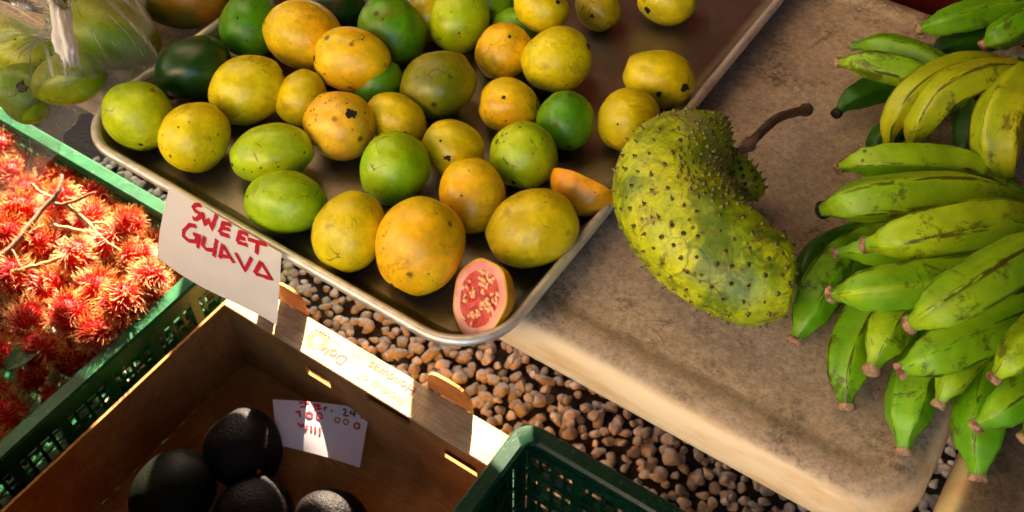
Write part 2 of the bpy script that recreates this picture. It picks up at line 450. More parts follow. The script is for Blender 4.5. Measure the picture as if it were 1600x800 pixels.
def m_hair():
    s = N('rambutan_hair'); uv = s.n('TexCoord').outputs['UV']; sep = s.n('SeparateXYZ'); s.l(uv, sep.inputs[0]); oi = s.n('ObjectInfo')
    tipc = s.mix(oi.outputs['Random'], lin(252, 226, 150), lin(244, 180, 90))
    col = s.mix(s.ramp(sep.outputs[0], 0.35, 1.0), lin(196, 8, 20), tipc)
    t = s.n('BsdfTranslucent'); s.l(col, t.inputs[0])
    s.set(base=col, rough=0.5, spec=0.4)
    mx = s.n('MixShader'); mx.inputs[0].default_value = 0.3
    s.l(s.b.outputs[0], mx.inputs[1]); s.l(t.outputs[0], mx.inputs[2]); s.l(mx.outputs[0], s.out.inputs[0])
    return s.m
M['hair'] = m_hair()
M['avocado'] = m_simple('black_avocado_skin', lin(20, 10, 8), 0.5, 0.5, 90, 0.7, 0.003, spec=0.12)
M['avocado_g'] = m_simple('green_avocado_skin', lin(10, 12, 5), 0.55, 0.5, 60, 0.35, 0.003, spec=0.08)
M['button'] = m_simple('stem_button', lin(190, 130, 60), 0.8, 0.4, 200, 0.5)
M['flesh'] = m_simple('guava_flesh', lin(246, 146, 132), 0.36, 0.2, 60, 0.25, 0.002, c2=lin(250, 176, 150), sss=0.2, ssss=0.5)
M['pulp'] = m_simple('guava_pulp', lin(232, 74, 62), 0.3, 0.35, 90, 0.6, 0.003, sss=0.2, ssss=0.5)
M['seed'] = m_simple('guava_seed', lin(252, 190, 140), 0.35, 0.2, 200, 0.2)
M['flesh_edge'] = m_simple('guava_flesh_edge', lin(240, 176, 70), 0.45, 0.15, 80, 0.2)
def m_film():
    s = N('clear_bag_film'); v = s.coord()
    lw = s.n('LayerWeight'); lw.inputs[0].default_value = 0.32
    nr = s.bump(s.noise(38, 4, 0.6, v, 1.2), 0.6, 0.006); nr = s.bump(s.noise(150, 3, 0.6, v, 0.6), 0.25, 0.002, nr)
    s.l(nr, lw.inputs['Normal'])
    uv = s.n('TexCoord').outputs['UV']; mp = s.n('Mapping'); mp.inputs['Scale'].default_value = (46, 2.2, 1); s.l(uv, mp.inputs[0])
    stn = s.noise(1.0, 4, 0.65, mp.outputs[0], 0.35); streak = s.math('MULTIPLY', s.ramp(stn, 0.55, 0.68), s.ramp(s.noise(14, 3, .6, v), .3, .6, .35, 1.0))
    nr = s.bump(stn, 0.8, 0.008, nr)
    sepb = s.n('SeparateXYZ'); s.l(uv, sepb.inputs[0])
    tp = s.n('BsdfTransparent'); tp.inputs[0].default_value = (0.97, 0.97, 0.95, 1)
    gl = s.n('BsdfGlossy'); gl.inputs['Roughness'].default_value = 0.08; s.l(nr, gl.inputs['Normal'])
    df = s.n('BsdfTranslucent'); df.inputs[0].default_value = (0.85, 0.83, 0.78, 1)
    dd = s.n('BsdfDiffuse'); dd.inputs[0].default_value = (0.85, 0.83, 0.78, 1)
    m0 = s.n('MixShader'); m0.inputs[0].default_value = 0.5; s.l(df.outputs[0], m0.inputs[1]); s.l(dd.outputs[0], m0.inputs[2])
    m1 = s.n('MixShader'); s.l(s.ramp(lw.outputs['Fresnel'], 0.02, 0.6, 0.10, 0.7), m1.inputs[0]); s.l(tp.outputs[0], m1.inputs[1]); s.l(gl.outputs[0], m1.inputs[2])
    m2 = s.n('MixShader'); s.l(s.math('MAXIMUM', s.math('ADD', s.ramp(lw.outputs['Facing'], 0.45, 0.97, 0.015, 0.45), s.ramp(sepb.outputs[1], 0.72, 0.98, 0.0, 0.22)), s.math('MULTIPLY', streak, s.ramp(sepb.outputs[1], 0.55, 0.9, 0.6, 0.75))), m2.inputs[0]); s.l(m1.outputs[0], m2.inputs[1]); s.l(m0.outputs[0], m2.inputs[2])
    s.l(m2.outputs[0], s.out.inputs[0]); return s.m
M['film'] = m_film()
M['knot'] = m_paper('bunched_film', lin(240, 234, 226), 0.4)
def m_cloth(name, c, tr):
    s = N(name); v = s.coord()
    col = s.mix(s.ramp(s.noise(6, 4, 0.6, v), 0.3, 0.7), c, tuple(x * 0.8 for x in c[:3]) + (1,))
    t = s.n('BsdfTranslucent'); s.l(col, t.inputs[0]); s.set(base=col, rough=0.9, spec=0.1)
    mx = s.n('MixShader'); mx.inputs[0].default_value = tr
    s.l(s.b.outputs[0], mx.inputs[1]); s.l(t.outputs[0], mx.inputs[2]); s.l(mx.outputs[0], s.out.inputs[0]); return s.m
M['canopy'] = m_cloth('diffuser_canopy_cloth', lin(246, 226, 184), 0.55)
M['diffuser_cloth'] = m_cloth('side_diffuser_cloth', lin(252, 236, 204), 0.8)
M['tarp'] = m_cloth('brown_tarpaulin', lin(84, 62, 44), 0.0)
M['curtain'] = m_cloth('maroon_cloth', lin(70, 12, 14), 0.0)
M['concrete'] = m_simple('grey_concrete', lin(130, 122, 112), 0.9, 0.3, 14, 0.5, 0.01)
M['plaster'] = m_simple('cream_plaster', lin(204, 186, 154), 0.9, 0.15, 6, 0.3, 0.006)
M['dark_wood'] = m_simple('dark_plywood', lin(70, 46, 28), 0.8, 0.4, 18, 0.4, 0.004)
M['bigfruit'] = M['guava']

# ------------------------------------------------------------------ setting: ground and gravel
g = MB(); g.ngon([(-60, -60, -0.012), (60, -60, -0.012), (60, 60, -0.012), (-60, 60, -0.012)])
ground = g.build('ground', M['soil']); tag(ground, kind='structure')
PEB = []
for k in range(14):
    v, f = ICO[2]
    rs = random.Random(k); off = (rs.uniform(0, 50), rs.uniform(0, 50), rs.uniform(0, 50))
    sx, sy, sz = rs.uniform(0.9, 1.35), rs.uniform(0.8, 1.05), rs.uniform(0.55, 0.8)
    # a few flattening planes make worn, angular river stones
    planes = [(Vector((rs.gauss(0, 1), rs.gauss(0, 1), rs.gauss(0, 1))).normalized(), rs.uniform(0.55, 0.85)) for _ in range(9)]
    vv = []
    for p in v:
        q = p.copy()
        for nrm_, dd in planes:
            e = q.dot(nrm_) - dd
            if e > 0: q -= nrm_ * e
        q *= 1 + 0.10 * nz(p, 1.3, off)
        vv.append((q.x * sx, q.y * sy, q.z * sz))
    me = bpy.data.meshes.new('pebble'); me.from_pydata(vv, [], f); me.materials.append(M['pebble'])
    me.polygons.foreach_set('use_smooth', [True] * len(f)); me.set_sharp_from_angle(angle=math.radians(38)); PEB.append((me, vv, f))
stones = []
rs = random.Random(3)
step = 0.0186
y = 0.02
row = 0
while y < 1.1:
    x = -0.75 + (row % 2) * step * 0.5
    while x < 1.05:
        stones.append((x + rs.uniform(-.45, .45) * step, y + rs.uniform(-.45, .45) * step, (lambda q: rs.uniform(.0075, .0112) if q < .7 else rs.uniform(.0112, .0142) if q < .95 else rs.uniform(.0145, .017))(rs.random()), rs.random()))
        x += step
    y += step * 0.86; row += 1
def inpoly(p, poly):
    x, y = p; c = False
    for i in range(len(poly)):
        (x1, y1), (x2, y2) = poly[i], poly[i - 1]
        if (y1 > y) != (y2 > y) and x < (x2 - x1) * (y - y1) / (y2 - y1) + x1: c = not c
    return c
VIS = [(436, 395), (600, 480), (730, 545), (790, 540), (1290, 815), (1070, 815), (830, 655), (800, 668), (700, 605), (590, 548), (480, 480), (440, 455)]
cand = []
big = MB()
for (x, y, r, t) in stones:
    z = r * 0.15 + rs.uniform(-0.008, 0.007)
    rot = Matrix.Rotation(rs.uniform(0, 6.28), 3, 'Z') @ Matrix.Rotation(rs.gauss(0, .35), 3, 'X')
    kk = rs.randrange(14)
    p = proj((x, y, z))
    if -40 < p[0] < 1640 and -20 < p[1] < 830: cand.append((inpoly(p, VIS), x, y, z, r, rot, kk))
singles = sorted([c for c in cand if c[0]], key=lambda c: (Vector((c[1], c[2], c[3])) - Vector(CAM)).length / c[4])[:300]
sset = set(id(c) for c in singles)
for c in singles:
    o = link('pebble', PEB[c[6]][0], ground); o.location = c[1:4]; o.rotation_euler = c[5].to_euler(); o.scale = (c[4],) * 3
V = []; F = []
for c in cand:
    if id(c) in sset: continue
    me, vv, f = PEB[c[6]]; b = len(V); A = np.array(c[5]); 
    W_ = np.array(vv) @ A.T * c[4] + np.array(c[1:4]); V.extend(map(tuple, W_)); F.extend([(b + i, b + j, b + k) for i, j, k in f])
me = bpy.data.meshes.new('gravel'); me.from_pydata(V, [], F); me.materials.append(M['pebble']); me.polygons.foreach_set('use_smooth', [True] * len(F))
tag(link('gravel', me, ground), kind='stuff')

# ------------------------------------------------------------------ tables
def table(label, x0, x1, y0, y1, mat, legs):
    root = empty('folding_table', ((x0 + x1) / 2, (y0 + y1) / 2, 0)); tag(root, label, 'table', 'folding tables in a row')
    m = MB(); R0 = 0.055
    prof = [(0.03, 0.708), (0.006, 0.702), (0.002, 0.704), (0.0, 0.709), (0.001, 0.719), (0.004, 0.728), (0.009, 0.7355), (0.016, 0.7395), (0.026, 0.7405), (0.033, 0.740), (0.038, 0.7378), (0.044, 0.7372)]
    rings = [rrect(x0 + i, x1 - i, y0 + i, y1 - i, max(R0 - i, 0.012), z, 10) for i, z in prof]
    m.quad_strip(rings); m.ngon(rings[-1]); m.ngon(rings[0][::-1])
    top = m.build('table_top', mat, smooth=True, autosmooth=60); child(top, root)
    for (lx, ly) in legs:
        t = MB(); t.tube([(lx, ly, 0.70), (lx + 0.0, ly + 0.01, 0.35), (lx, ly, 0.0)], 0.0125, 10)
        child(t.build('leg', M['grey_metal'], smooth=True, autosmooth=50), root)
    return root
TX0, TX1, TY0, TY1 = -0.46, 0.7665, 0.063, 0.65
fl = P(655, 602, .29)
tsh = (0.55 - fl.y) / SUNV.y
lx_st = fl.x + SUNV.x * tsh
table('long beige plastic folding table carrying the fruit tray and the soursop', TX0, TX1, TY0, TY1, M['table'], [(lx_st, 0.55), (lx_st, 0.16), (0.73, 0.60), (0.73, 0.14)])
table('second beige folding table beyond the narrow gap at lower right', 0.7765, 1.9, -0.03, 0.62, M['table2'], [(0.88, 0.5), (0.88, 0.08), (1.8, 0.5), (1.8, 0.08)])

# ------------------------------------------------------------------ tray
tray = empty('sheet_pan', (0.2285, 0.33, 0.742)); tag(tray, 'shallow aluminium sheet pan heaped with guavas on the folding table', 'tray')
m = MB()
X0, X1, Y0, Y1 = 0.0, 0.457, 0.0, 0.66
prof = [(0.006, 0.7635), (0.009, 0.762), (0.013, 0.757), (0.018, 0.7475), (0.022, 0.7435), (0.028, 0.7425)]
rings = [rrect(X0 + i, X1 - i, Y0 + i, Y1 - i, 0.058 - i, z, 12) for i, z in prof]
m.quad_strip(rings)
# floor as a fine grid so that it can dish slightly
m.ngon(rings[-1])
child(m.build('pan', M['metal'], smooth=True, autosmooth=70), tray)
m = MB(); rings = []
for k in range(13):
    a = 2 * math.pi * k / 12
    i = 0.0045 + 0.0045 * math.cos(a); z = 0.7635 + 0.0045 * math.sin(a)
    rings.append(rrect(X0 + i, X1 - i, Y0 + i, Y1 - i, 0.058 - i, z, 12))
m.quad_strip(rings[::-1])
child(m.build('rim', M['rim'], smooth=True), tray)
FLOOR = 0.743

# ------------------------------------------------------------------ guavas
GC = {'yellow': ((236, 212, 10), (222, 204, 12)), 'orange': ((242, 182, 16), (234, 198, 18)), 'peach': ((244, 184, 48), (236, 194, 24)),
      'lime': ((124, 182, 8), (162, 192, 10)), 'green': ((78, 140, 8), (118, 158, 10)), 'dark': ((18, 58, 6), (30, 78, 8)),
      'yg': ((190, 202, 12), (162, 190, 10)), 'olive': ((104, 116, 10), (146, 134, 12)), 'gold': ((226, 200, 12), (206, 188, 14)), 'rust': ((214, 188, 14), (168, 142, 16))}
placed = []
def ell_r(e, u):
    # radius of the fruit e in direction u
    ax, a, b = e[1], e[2], e[3]
    c = u.dot(ax); return 1.0 / math.sqrt((c / a) ** 2 + (1 - c * c) / (b * b))
def solve(px, py, a, b, ang, floor, obst, zmin=None, tilt=0.0, tol=0.86):
    th = math.radians(ang)
    ax = (RIGHT * math.cos(th) + UPI * math.sin(th) + BACK * tilt).normalized()
    z = floor + 0.01
    while True:
        c = P(px, py, z); k = mpp(c); A, B = a * k, b * k
        sup = math.sqrt((A * ax.z) ** 2 + B * B * (1 - ax.z ** 2))
        ok = z - sup * 0.97 >= floor and (zmin is None or z >= zmin)
        if ok:
            for e in obst:
                d = e[0] - c; L = d.length
                if L < 1e-5: continue
                u = d / L
                if L < tol * (ell_r((c, ax, A, B), u) + ell_r(e, u)): ok = False; break
        if ok or z > floor + 0.16: return c, ax, A, B
        z += 0.0015
def fruit_mesh(name, c, ax, A, B, seed, mat, sub=4, egg=0.08, lump=0.05, ribs=0, col=None):
    v, f = ICO[sub]; rs = random.Random(seed); off = (rs.uniform(0, 90), rs.uniform(0, 90), rs.uniform(0, 90))
    q = Vector((0, 0, 1)).rotation_difference(ax)
    vv = []
    for p in v:
        t = p.z
        rad = 1 + egg * t - 0.03 * t * t
        if ribs: rad *= 1 + ribs * math.cos(5 * math.atan2(p.y, p.x)) * (1 - t * t)
        n = 1 + lump * 1.5 * nz(p, 0.95, off) + lump * 0.4 * nz(p, 2.6, off)
        end = 1 - 0.05 * max(0, (abs(t) - 0.93) / 0.07)
        w = Vector((p.x * B * rad * n, p.y * B * rad * n, p.z * A * n * end))
        vv.append(q @ w)
    me = bpy.data.meshes.new(name); me.from_pydata([tuple(x) for x in vv], [], f); me.materials.append(mat)
    me.polygons.foreach_set('use_smooth', [True] * len(f))
    o = link(name, me); o.location = c
    return o
def hit(c, ax, A, B, px, py):
    """where the line of sight through a photo pixel meets the ellipsoid"""
    o = Vector(CAM) - c; d = Vector(ray(px, py)).normalized()
    S = lambda u: (u - ax * u.dot(ax)) / B + ax * (u.dot(ax) / A)
    oo, dd = S(o), S(d); a_ = dd.dot(dd); b_ = 2 * oo.dot(dd); c_ = oo.dot(oo) - 1
    D = b_ * b_ - 4 * a_ * c_
    if D < 0: 
        t = -b_ / (2 * a_); p = o + d * t; p = p / S(p).length; 
    else:
        p = o + d * ((-b_ - math.sqrt(D)) / (2 * a_))
    u = p; nrm_ = ((u - ax * u.dot(ax)) / (B * B) + ax * (u.dot(ax) / (A * A))).normalized()
    return p, nrm_
def on_skin(o, origin, d, fallback):
    """first point of the fruit's own uneven skin along a line (object space)"""
    t = BVHTree.FromPolygons([v_.co for v_ in o.data.vertices], [tuple(f_.vertices) for f_ in o.data.polygons])
    p, n, _, _ = t.ray_cast(origin, d)
    if p is None: return fallback
    return p, (n + fallback[1]).normalized()
def scar(parent, p, n, r, seed, kind='calyx'):
    """a withered calyx: ragged disc hugging the skin with a few curled sepals"""
    rs = random.Random(seed); m = MB()
    q = Vector((0, 0, 1)).rotation_difference(n)
    K = 14; lobes = [rs.uniform(0.6, 1.25) for _ in range(K)]
    rings = []
    for s_, h in ((1.0, -0.4), (0.8, 0.02), (0.45, 0.10), (0.15, 0.12)):
        rings.append([p + q @ Vector((math.cos(2 * math.pi * j / K) * r * s_ * (lobes[j] if s_ > .6 else 1), math.sin(2 * math.pi * j / K) * r * s_ * (lobes[j] if s_ > .6 else 1), r * h)) for j in range(K)])
    m.quad_strip(rings); m.ngon(rings[-1])
    if r > 0.0035:
        for j in range(rs.randint(2, 5)):
            a = j * 1.257 + rs.uniform(-.7, .7); l = r * rs.uniform(0.15, .75)
            d1 = Vector((math.cos(a), math.sin(a), 0)); d2 = Vector((-math.sin(a), math.cos(a), 0))
            pts = [d1 * r * .4 - d2 * r * .22, d1 * r * .4 + d2 * r * .22, d1 * (r * .4 + l) + d2 * r * .08 + Vector((0, 0, r * rs.uniform(.1, .5))), d1 * (r * .4 + l) - d2 * r * .08 + Vector((0, 0, r * .2))]
            m.ngon([p + q @ (x + Vector((0, 0, r * .14))) for x in pts])
    return m.build(kind, M['scar'] if kind == 'calyx' else M['pale_scar'], parent)
# px, py, long, short, angle of the long axis, colour, spots[(px,py,radius px)], label, order (0 floor, 1 upper)
G = [
 (217, 181, 57, 52, 112, 'yg', [(220, 226, 4)], 'ridged yellow green guava in the left front corner of the tray', 0),
 (306, 212, 60, 53, 40, 'yellow', [(266, 244, 3.5)], 'bright yellow guava with a sunlit top, second along the front rim', 0),
 (303, 108, 62, 49, 15, 'dark', [], 'dark green guava against the left rim of the tray', 0),
 (388, 141, 64, 52, 25, 'yellow', [], 'yellow guava between the dark green guava and the orange ones', 0),
 (392, 42, 56, 48, 70, 'green', [(371, 28, 3)], 'green guava with rusty marks at the back left rim', 0),
 (474, 54, 64, 54, 160, 'orange', [(467, 42, 0)], 'orange yellow guava with an amber blush high on the heap', 1),
 (552, 94, 63, 49, 170, 'orange', [(491, 92, 6)], 'oval golden guava on top of the heap, stem end to the left', 1),
 (472, 154, 46, 40, 70, 'gold', [], 'small half hidden yellow guava left of the pitted orange guava', 0),
 (531, 195, 57, 53, 150, 'peach', [(550, 178, 9), (545, 172, 4)], 'peach orange guava with a ragged black pit facing forward', 1),
 (426, 240, 67, 46, 12, 'yg', [(363, 258, 4.5)], 'long yellow green guava with a pointed end to the left', 0),
 (447, 316, 65, 50, 172, 'lime', [(386, 307, 3)], 'lime green guava beside the paper sign at the front rim', 0),
 (612, 48, 58, 53, 110, 'green', [(598, 30, 2)], 'speckled green guava at the back of the heap', 1),
 (620, 187, 52, 40, 145, 'gold', [(657, 218, 4)], 'yellow guava wedged behind the bright green one', 0),
 (685, 133, 63, 52, 30, 'olive', [], 'dull olive green guava in the middle of the heap', 0),
 (718, 30, 55, 47, 60, 'yg', [], 'pale yellow green guava leaning high at the back', 1),
 (617, 264, 60, 55, 70, 'lime', [], 'bright green glossy guava in the centre of the tray', 0),
 (547, 361, 66, 55, 70, 'gold', [], 'pale yellow guava at the front rim left of the largest one', 0),
 (656, 385, 80, 69, 65, 'orange', [(612, 444, 4)], 'largest golden orange guava at the front of the tray', 0),
 (708, 232, 50, 45, 150, 'gold', [(688, 220, 3), (700, 247, 6)], 'yellow guava with two black spots behind the orange one', 0),
 (738, 307, 61, 52, 100, 'orange', [(721, 306, 2.5)], 'speckled orange guava behind the largest guava', 0),
 (786, 82, 47, 43, 40, 'orange', [(796, 57, 4)], 'orange yellow guava left of the bright top guava at the back', 0),
 (815, 40, 46, 28, 170, 'lime', [], 'flat looking light green guava peeking out at the back', 0),
 (868, 94, 58, 51, 20, 'yellow', [(919, 72, 6)], 'bright lemon yellow guava perched above the round green one', 1),
 (795, 166, 48, 43, 170, 'orange', [(787, 152, 3.5)], 'dusky orange guava in the shade behind the yellow green one', 0),
 (819, 244, 55, 53, 120, 'yg', [(802, 285, 5), (787, 222, 2)], 'yellow green guava above the olive speckled guava', 0),
 (885, 190, 47, 45, 80, 'green', [(890, 229, 5)], 'round green guava beside the lone yellow guavas', 0),
 (832, 358, 75, 60, 22, 'rust', [], 'large olive yellow guava with russet bruises at the right rim', 0),
 (982, 188, 52, 49, 60, 'gold', [(965, 194, 2.5)], 'round yellow guava touching the top of the soursop', 0),
 (1029, 123, 59, 45, 160, 'gold', [(1070, 137, 8), (1029, 148, 6)], 'yellow guava with black blotches at the right rim', 0),
 (846, 12, 47, 38, 150, 'gold', [(872, 3, 5)], 'yellow guava cut by the top edge, left of two lone ones', 0),
 (935, 12, 39, 34, 120, 'rust', [(925, 25, 5)], 'small dull yellow guava near the back with a dark eye', 0),
 (1042, 0, 49, 38, 175, 'gold', [(1012, 16, 7)], 'rearmost yellow guava lying alone on the bare pan', 0),
 (525, 18, 50, 40, 20, 'dark', [], 'shadowed dark green guava behind the two golden ones', 0),
 (590, 128, 42, 38, 60, 'green', [], 'green guava buried under the oval golden guava', 0),
 (758, -5, 52, 46, 140, 'green', [], 'green guava at the back behind the pale green one', 0),
 (668, 25, 42, 40, 60, 'rust', [], 'brownish guava in the dark gap at the back', 0),
]
EXTRA_MAT = []
order = [i for i, q in enumerate(G) if q[8] == 0] + [i for i, q in enumerate(G) if q[8] == 1]
BURIED = (32, 33, 34, 35)
order = [i for i in order if i not in BURIED] + list(BURIED)
half_e = []
for hp in ((749, 466, 64, 54, 80, 0), (914, 290, 56, 46, 150, 0)):
    half_e.append(solve(hp[0], hp[1], hp[2], hp[3], hp[4], FLOOR, []))
placed += half_e
for i in order:
    px, py, a, b, ang, ck, spots, lab, lay = G[i]
    if i in BURIED:
        c, ax, A, B = solve(px, py, a, b, ang, FLOOR, [])
    else:
        c, ax, A, B = solve(px, py, a, b, ang, FLOOR, placed, tol=0.84 if lay == 0 else 0.88)
    placed.append((c, ax, A, B))
    o = fruit_mesh('guava', c, ax, A, B, 100 + i, M['guava'], egg=random.Random(i).uniform(-.09, .09), ribs=0.012 if ck in ('lime', 'green', 'yg') else 0.004)
    c1, c2 = GC[ck]; o.color = lin(*c1); o['col2'] = list(lin(*c2)[:3])
    tag(o, lab, 'guava', 'guavas on the sheet pan')
    for k, (sx, sy, sr) in enumerate(spots):
        if sr <= 0: continue
        p, n = on_skin(o, Vector(CAM) - c, Vector(ray(sx, sy)).normalized(), hit(c, ax, A, B, sx, sy))
        scar(o, p, n, sr * mpp(c) * 1.05, i * 10 + k, 'calyx' if sr >= 4 else 'stem_scar')
    if not spots:
        sg = -1 if ax.dot(BACK) > 0 else 1
        p, n = on_skin(o, -ax * sg * A * 3, ax * sg, (-ax * sg * A, -ax * sg))
        scar(o, p, n, 0.0045, i, 'calyx')

# halved guavas
def half_guava(e, n, label, seed):
    c, ax, A, B = e
    n = n.normalized(); ax = (ax - n * ax.dot(n)).normalized(); bx = n.cross(ax)
    root = empty('guava_half', c); tag(root, label, 'guava half', 'cut guava halves on the sheet pan')
    rs = random.Random(seed); NN = 40
    base = -n * B * 0.25
    wob = [1 + 0.03 * math.sin(j * 0.47 + seed) + 0.02 * math.sin(j * 1.1) for j in range(NN)]
    def ring(s, h): return [base + n * h + (ax * math.cos(2 * math.pi * j / NN) * A + bx * math.sin(2 * math.pi * j / NN) * B) * s * wob[j] for j in range(NN)]
    m = MB(); rings = []
    for k in range(13):
        t = math.pi / 2 * k / 12
        rings.append(ring(math.cos(t) if k < 12 else 0.02, -math.sin(t) * B * 1.05 + B * 0.25))
    m.quad_strip(rings); m.ngon(rings[-1])
    sk = m.build('skin', M['guava'], root, smooth=True); sk.color = lin(236, 158, 20); sk['col2'] = list(lin(222, 140, 18)[:3])
    h0 = B * 0.25
    m = MB(); m.quad_strip([ring(1.0, h0), ring(0.985, h0 + 0.0008), ring(0.93, h0 + 0.0012)][::-1]); m.build('flesh_edge', M['flesh_edge'], root, smooth=True)
    m = MB(); m.quad_strip([ring(0.93, h0 + 0.0012), ring(0.84, h0 + 0.0014), ring(0.72, h0 + 0.0006)][::-1]); m.build('flesh', M['flesh'], root, smooth=True)
    # the pulp is sunk in four chambers with pale walls between
    m = MB(); g_ = []
    for s_ in (0.72, 0.58, 0.42, 0.25, 0.1):
        row_ = []
        for j in range(NN):
            a = 2 * math.pi * j / NN
            d = 0.5 + 0.5 * math.cos(4 * a + 0.6)
            row_.append(base + n * (h0 + 0.0006 - 0.0035 * d * math.sin(min(1, (0.72 - s_) / 0.3) * math.pi * .7)) + (ax * math.cos(a) * A + bx * math.sin(a) * B) * s_ * wob[j])
        g_.append(row_)
    m.quad_strip(g_[::-1]); m.ngon(g_[-1]); m.build('pulp', M['pulp'], root, smooth=True)
    m = MB(); sv, sf = ICO[1]
    for k in range(125):
        a = rs.uniform(0, 6.283); s_ = math.sqrt(rs.uniform(0.03, 0.50))
        if math.cos(4 * a + 0.6) < -0.6 and s_ > .3: continue
        p = base + n * (h0 + rs.uniform(-0.0022, 0.0008)) + (ax * math.cos(a) * A + bx * math.sin(a) * B) * s_
        r = rs.uniform(0.0013, 0.0022); q = Matrix.Rotation(rs.uniform(0, 6), 3, Vector((rs.gauss(0, 1), rs.gauss(0, 1), rs.gauss(0, 1))).normalized())
        b0 = len(m.v)
        for x in sv: m.v.append(tuple(p + q @ Vector((x.x * r * 1.5, x.y * r, x.z * r))))
        m.f += [tuple(b0 + i for i in t) for t in sf]; m.m += [0] * len(sf)
    tag(m.build('seeds', M['seed'], root, smooth=True), kind='stuff')
    return root
half_guava(half_e[0], RIGHT * -0.6 + UPI * 0.1 + BACK * 0.79, 'halved guava showing pink flesh and seeds in the front corner', 5)
half_guava(half_e[1], RIGHT * 0.40 + UPI * 0.86 + BACK * -0.18, 'orange guava half lying rind outward between guavas and soursop', 6)

# ------------------------------------------------------------------ big fruit behind the left rim
c, ax, A, B = solve(283, -18, 88, 62, 172, 0.738, [])
o = fruit_mesh('mango', c, ax, A, B, 77, M['guava'], egg=0.05); o.color = lin(96, 92, 14); o['col2'] = list(lin(170, 110, 18)[:3])
tag(o, 'large dusky green and orange fruit behind the left rim', 'mango'); scar(o, -ax * A * .98, -ax, 0.006, 3)

# ------------------------------------------------------------------ soursop
def soursop():
    root = empty('soursop', P(1110, 340, 0.738)); tag(root, 'large curved green soursop covered in soft spines with its stalk', 'soursop')
    ctl = [(1142, 220, 34), (1110, 226, 58), (1066, 254, 86), (1050, 300, 92), (1075, 350, 93), (1118, 392, 90), (1166, 424, 84), (1212, 436, 70), (1242, 440, 46)]
    pts = []; rad = []
    for (px, py, rp) in ctl:
        k = mpp(P(px, py, 0.79)); r = rp * k
        pts.append(P(px, py, 0.738 + 0.060)); rad.append(r)
    cen = catmull(pts, 60)
    rr = catmull([(r, 0, 0) for r in rad], 60); rr = [x.x for x in rr]
    NA = 96
    NC = P(1196, 272, 0.815); RN = 52 * mpp(NC)
    surf = []
    for i, p in enumerate(cen):
        t = (cen[min(i + 1, 59)] - cen[max(i - 1, 0)]).normalized()
        up = BACK; a = t.cross(up).normalized(); b = a.cross(t).normalized()
        u = i / 59
        endf = 1.0
        if u < 0.06: endf = math.sqrt(max(0.0, 1 - (1 - u / 0.06) ** 2))
        if u > 0.94: endf = math.sqrt(max(0.0, 1 - ((u - 0.94) / 0.06) ** 2))
        ring = []
        for j in range(NA):
            th = 2 * math.pi * j / NA
            d = a * math.cos(th) + b * math.sin(th) * 0.80
            q = p + d * rr[i] * max(endf, 0.02)
            lump = 1 + 0.05 * nz(q, 22, (3, 1, 7)) + 0.025 * nz(q, 60, (9, 4, 2))
            q = p + d * rr[i] * max(endf, 0.02) * lump
            dN = q - NC; Ln = dN.length
            if Ln < RN: q = NC + dN.normalized() * (RN - (RN - Ln) * .15)
            q.z = max(q.z, 0.7385)
            ring.append(q)
        surf.append(ring)
    m = MB(); m.quad_strip(surf); m.ngon(surf[0][::-1]); m.ngon(surf[-1])
    body = m.build('body', M['soursop'], smooth=True); child(body, root)
    # the curled-in end beside the stalk hollow
    kc = P(1158, 276, 0.738 + 0.032); k = mpp(kc)
    e = fruit_mesh('curled_lobe', kc, (RIGHT * .55 - UPI * .8).normalized(), 46 * k, 27 * k, 4, M['soursop'], sub=3, lump=0.1); child(e, root)
    LOBE = [(e.location + v_.co, v_.normal.copy()) for v_ in e.data.vertices]
    # spines
    rs = random.Random(2); sp = MB(); pts_ = []
    def add(i, j):
        p = surf[i][j]
        n = (surf[i][(j + 1) % NA] - surf[i][j - 1]).cross(surf[min(i + 1, 59)][j] - surf[max(i - 1, 0)][j])
        if n.length < 1e-9: return
        n.normalize()
        if n.dot(p - cen[i]) < 0: n = -n
        if p.z < 0.745: return
        put(p, n)
    def put(p, n):
        px, py = proj(p)
        dn = math.hypot(px - 1135, py - 250)
        dense = dn < 75
        mind = 0.0050 if dense else 0.0108
        for q in pts_:
            if (q - p).length < mind: return
        pts_.append(p)
        r = rs.uniform(0.0013, 0.0019) if dense else rs.uniform(0.0013, 0.0021); h = rs.uniform(0.0024, 0.0042)
        a = n.orthogonal().normalized(); b = n.cross(a); K = 7
        lean = (a * rs.gauss(0, .25) + b * rs.gauss(0, .25) + UPI * .15)
        rings = []
        for (f, hh) in ((1.35, -0.15), (.85, .2), (.5, .5), (.34, .75), (.08, 1.0)):
            rings.append([p + n * h * hh + lean * h * hh * hh + (a * math.cos(6.283 * q / K) + b * math.sin(6.283 * q / K)) * r * f for q in range(K)])
        sp.quad_strip(rings[:3], True, 0); sp.quad_strip(rings[2:], True, 1); sp.ngon(rings[-1], 1)
    cells = [(i, j) for i in range(1, 59) for j in range(NA)]; rs.shuffle(cells)
    for i, j in cells: add(i, j)
    for p, n in LOBE:
        if p.z > .748: put(p, n)
    s_ = sp.build('spines', [M['spine'], M['spine_tip']], smooth=True); child(s_, root); tag(s_, kind='stuff')
    st = [P(1160, 236, 0.80), P(1178, 218, 0.812), P(1196, 200, 0.80), P(1216, 184, 0.79), P(1240, 176, 0.775), P(1262, 171, 0.765)]
    cl = catmull(st, 22); m = MB()
    m.tube(cl, [(0.0042 + 0.0010 * math.sin(i * 1.9) * (i % 5 == 0) + (0.0022 if i in (2, 3) else 0) + (0.0018 if i > 19 else 0)) for i in range(22)], 10)
    child(m.build('stalk', M['bark'], smooth=True), root)
soursop()

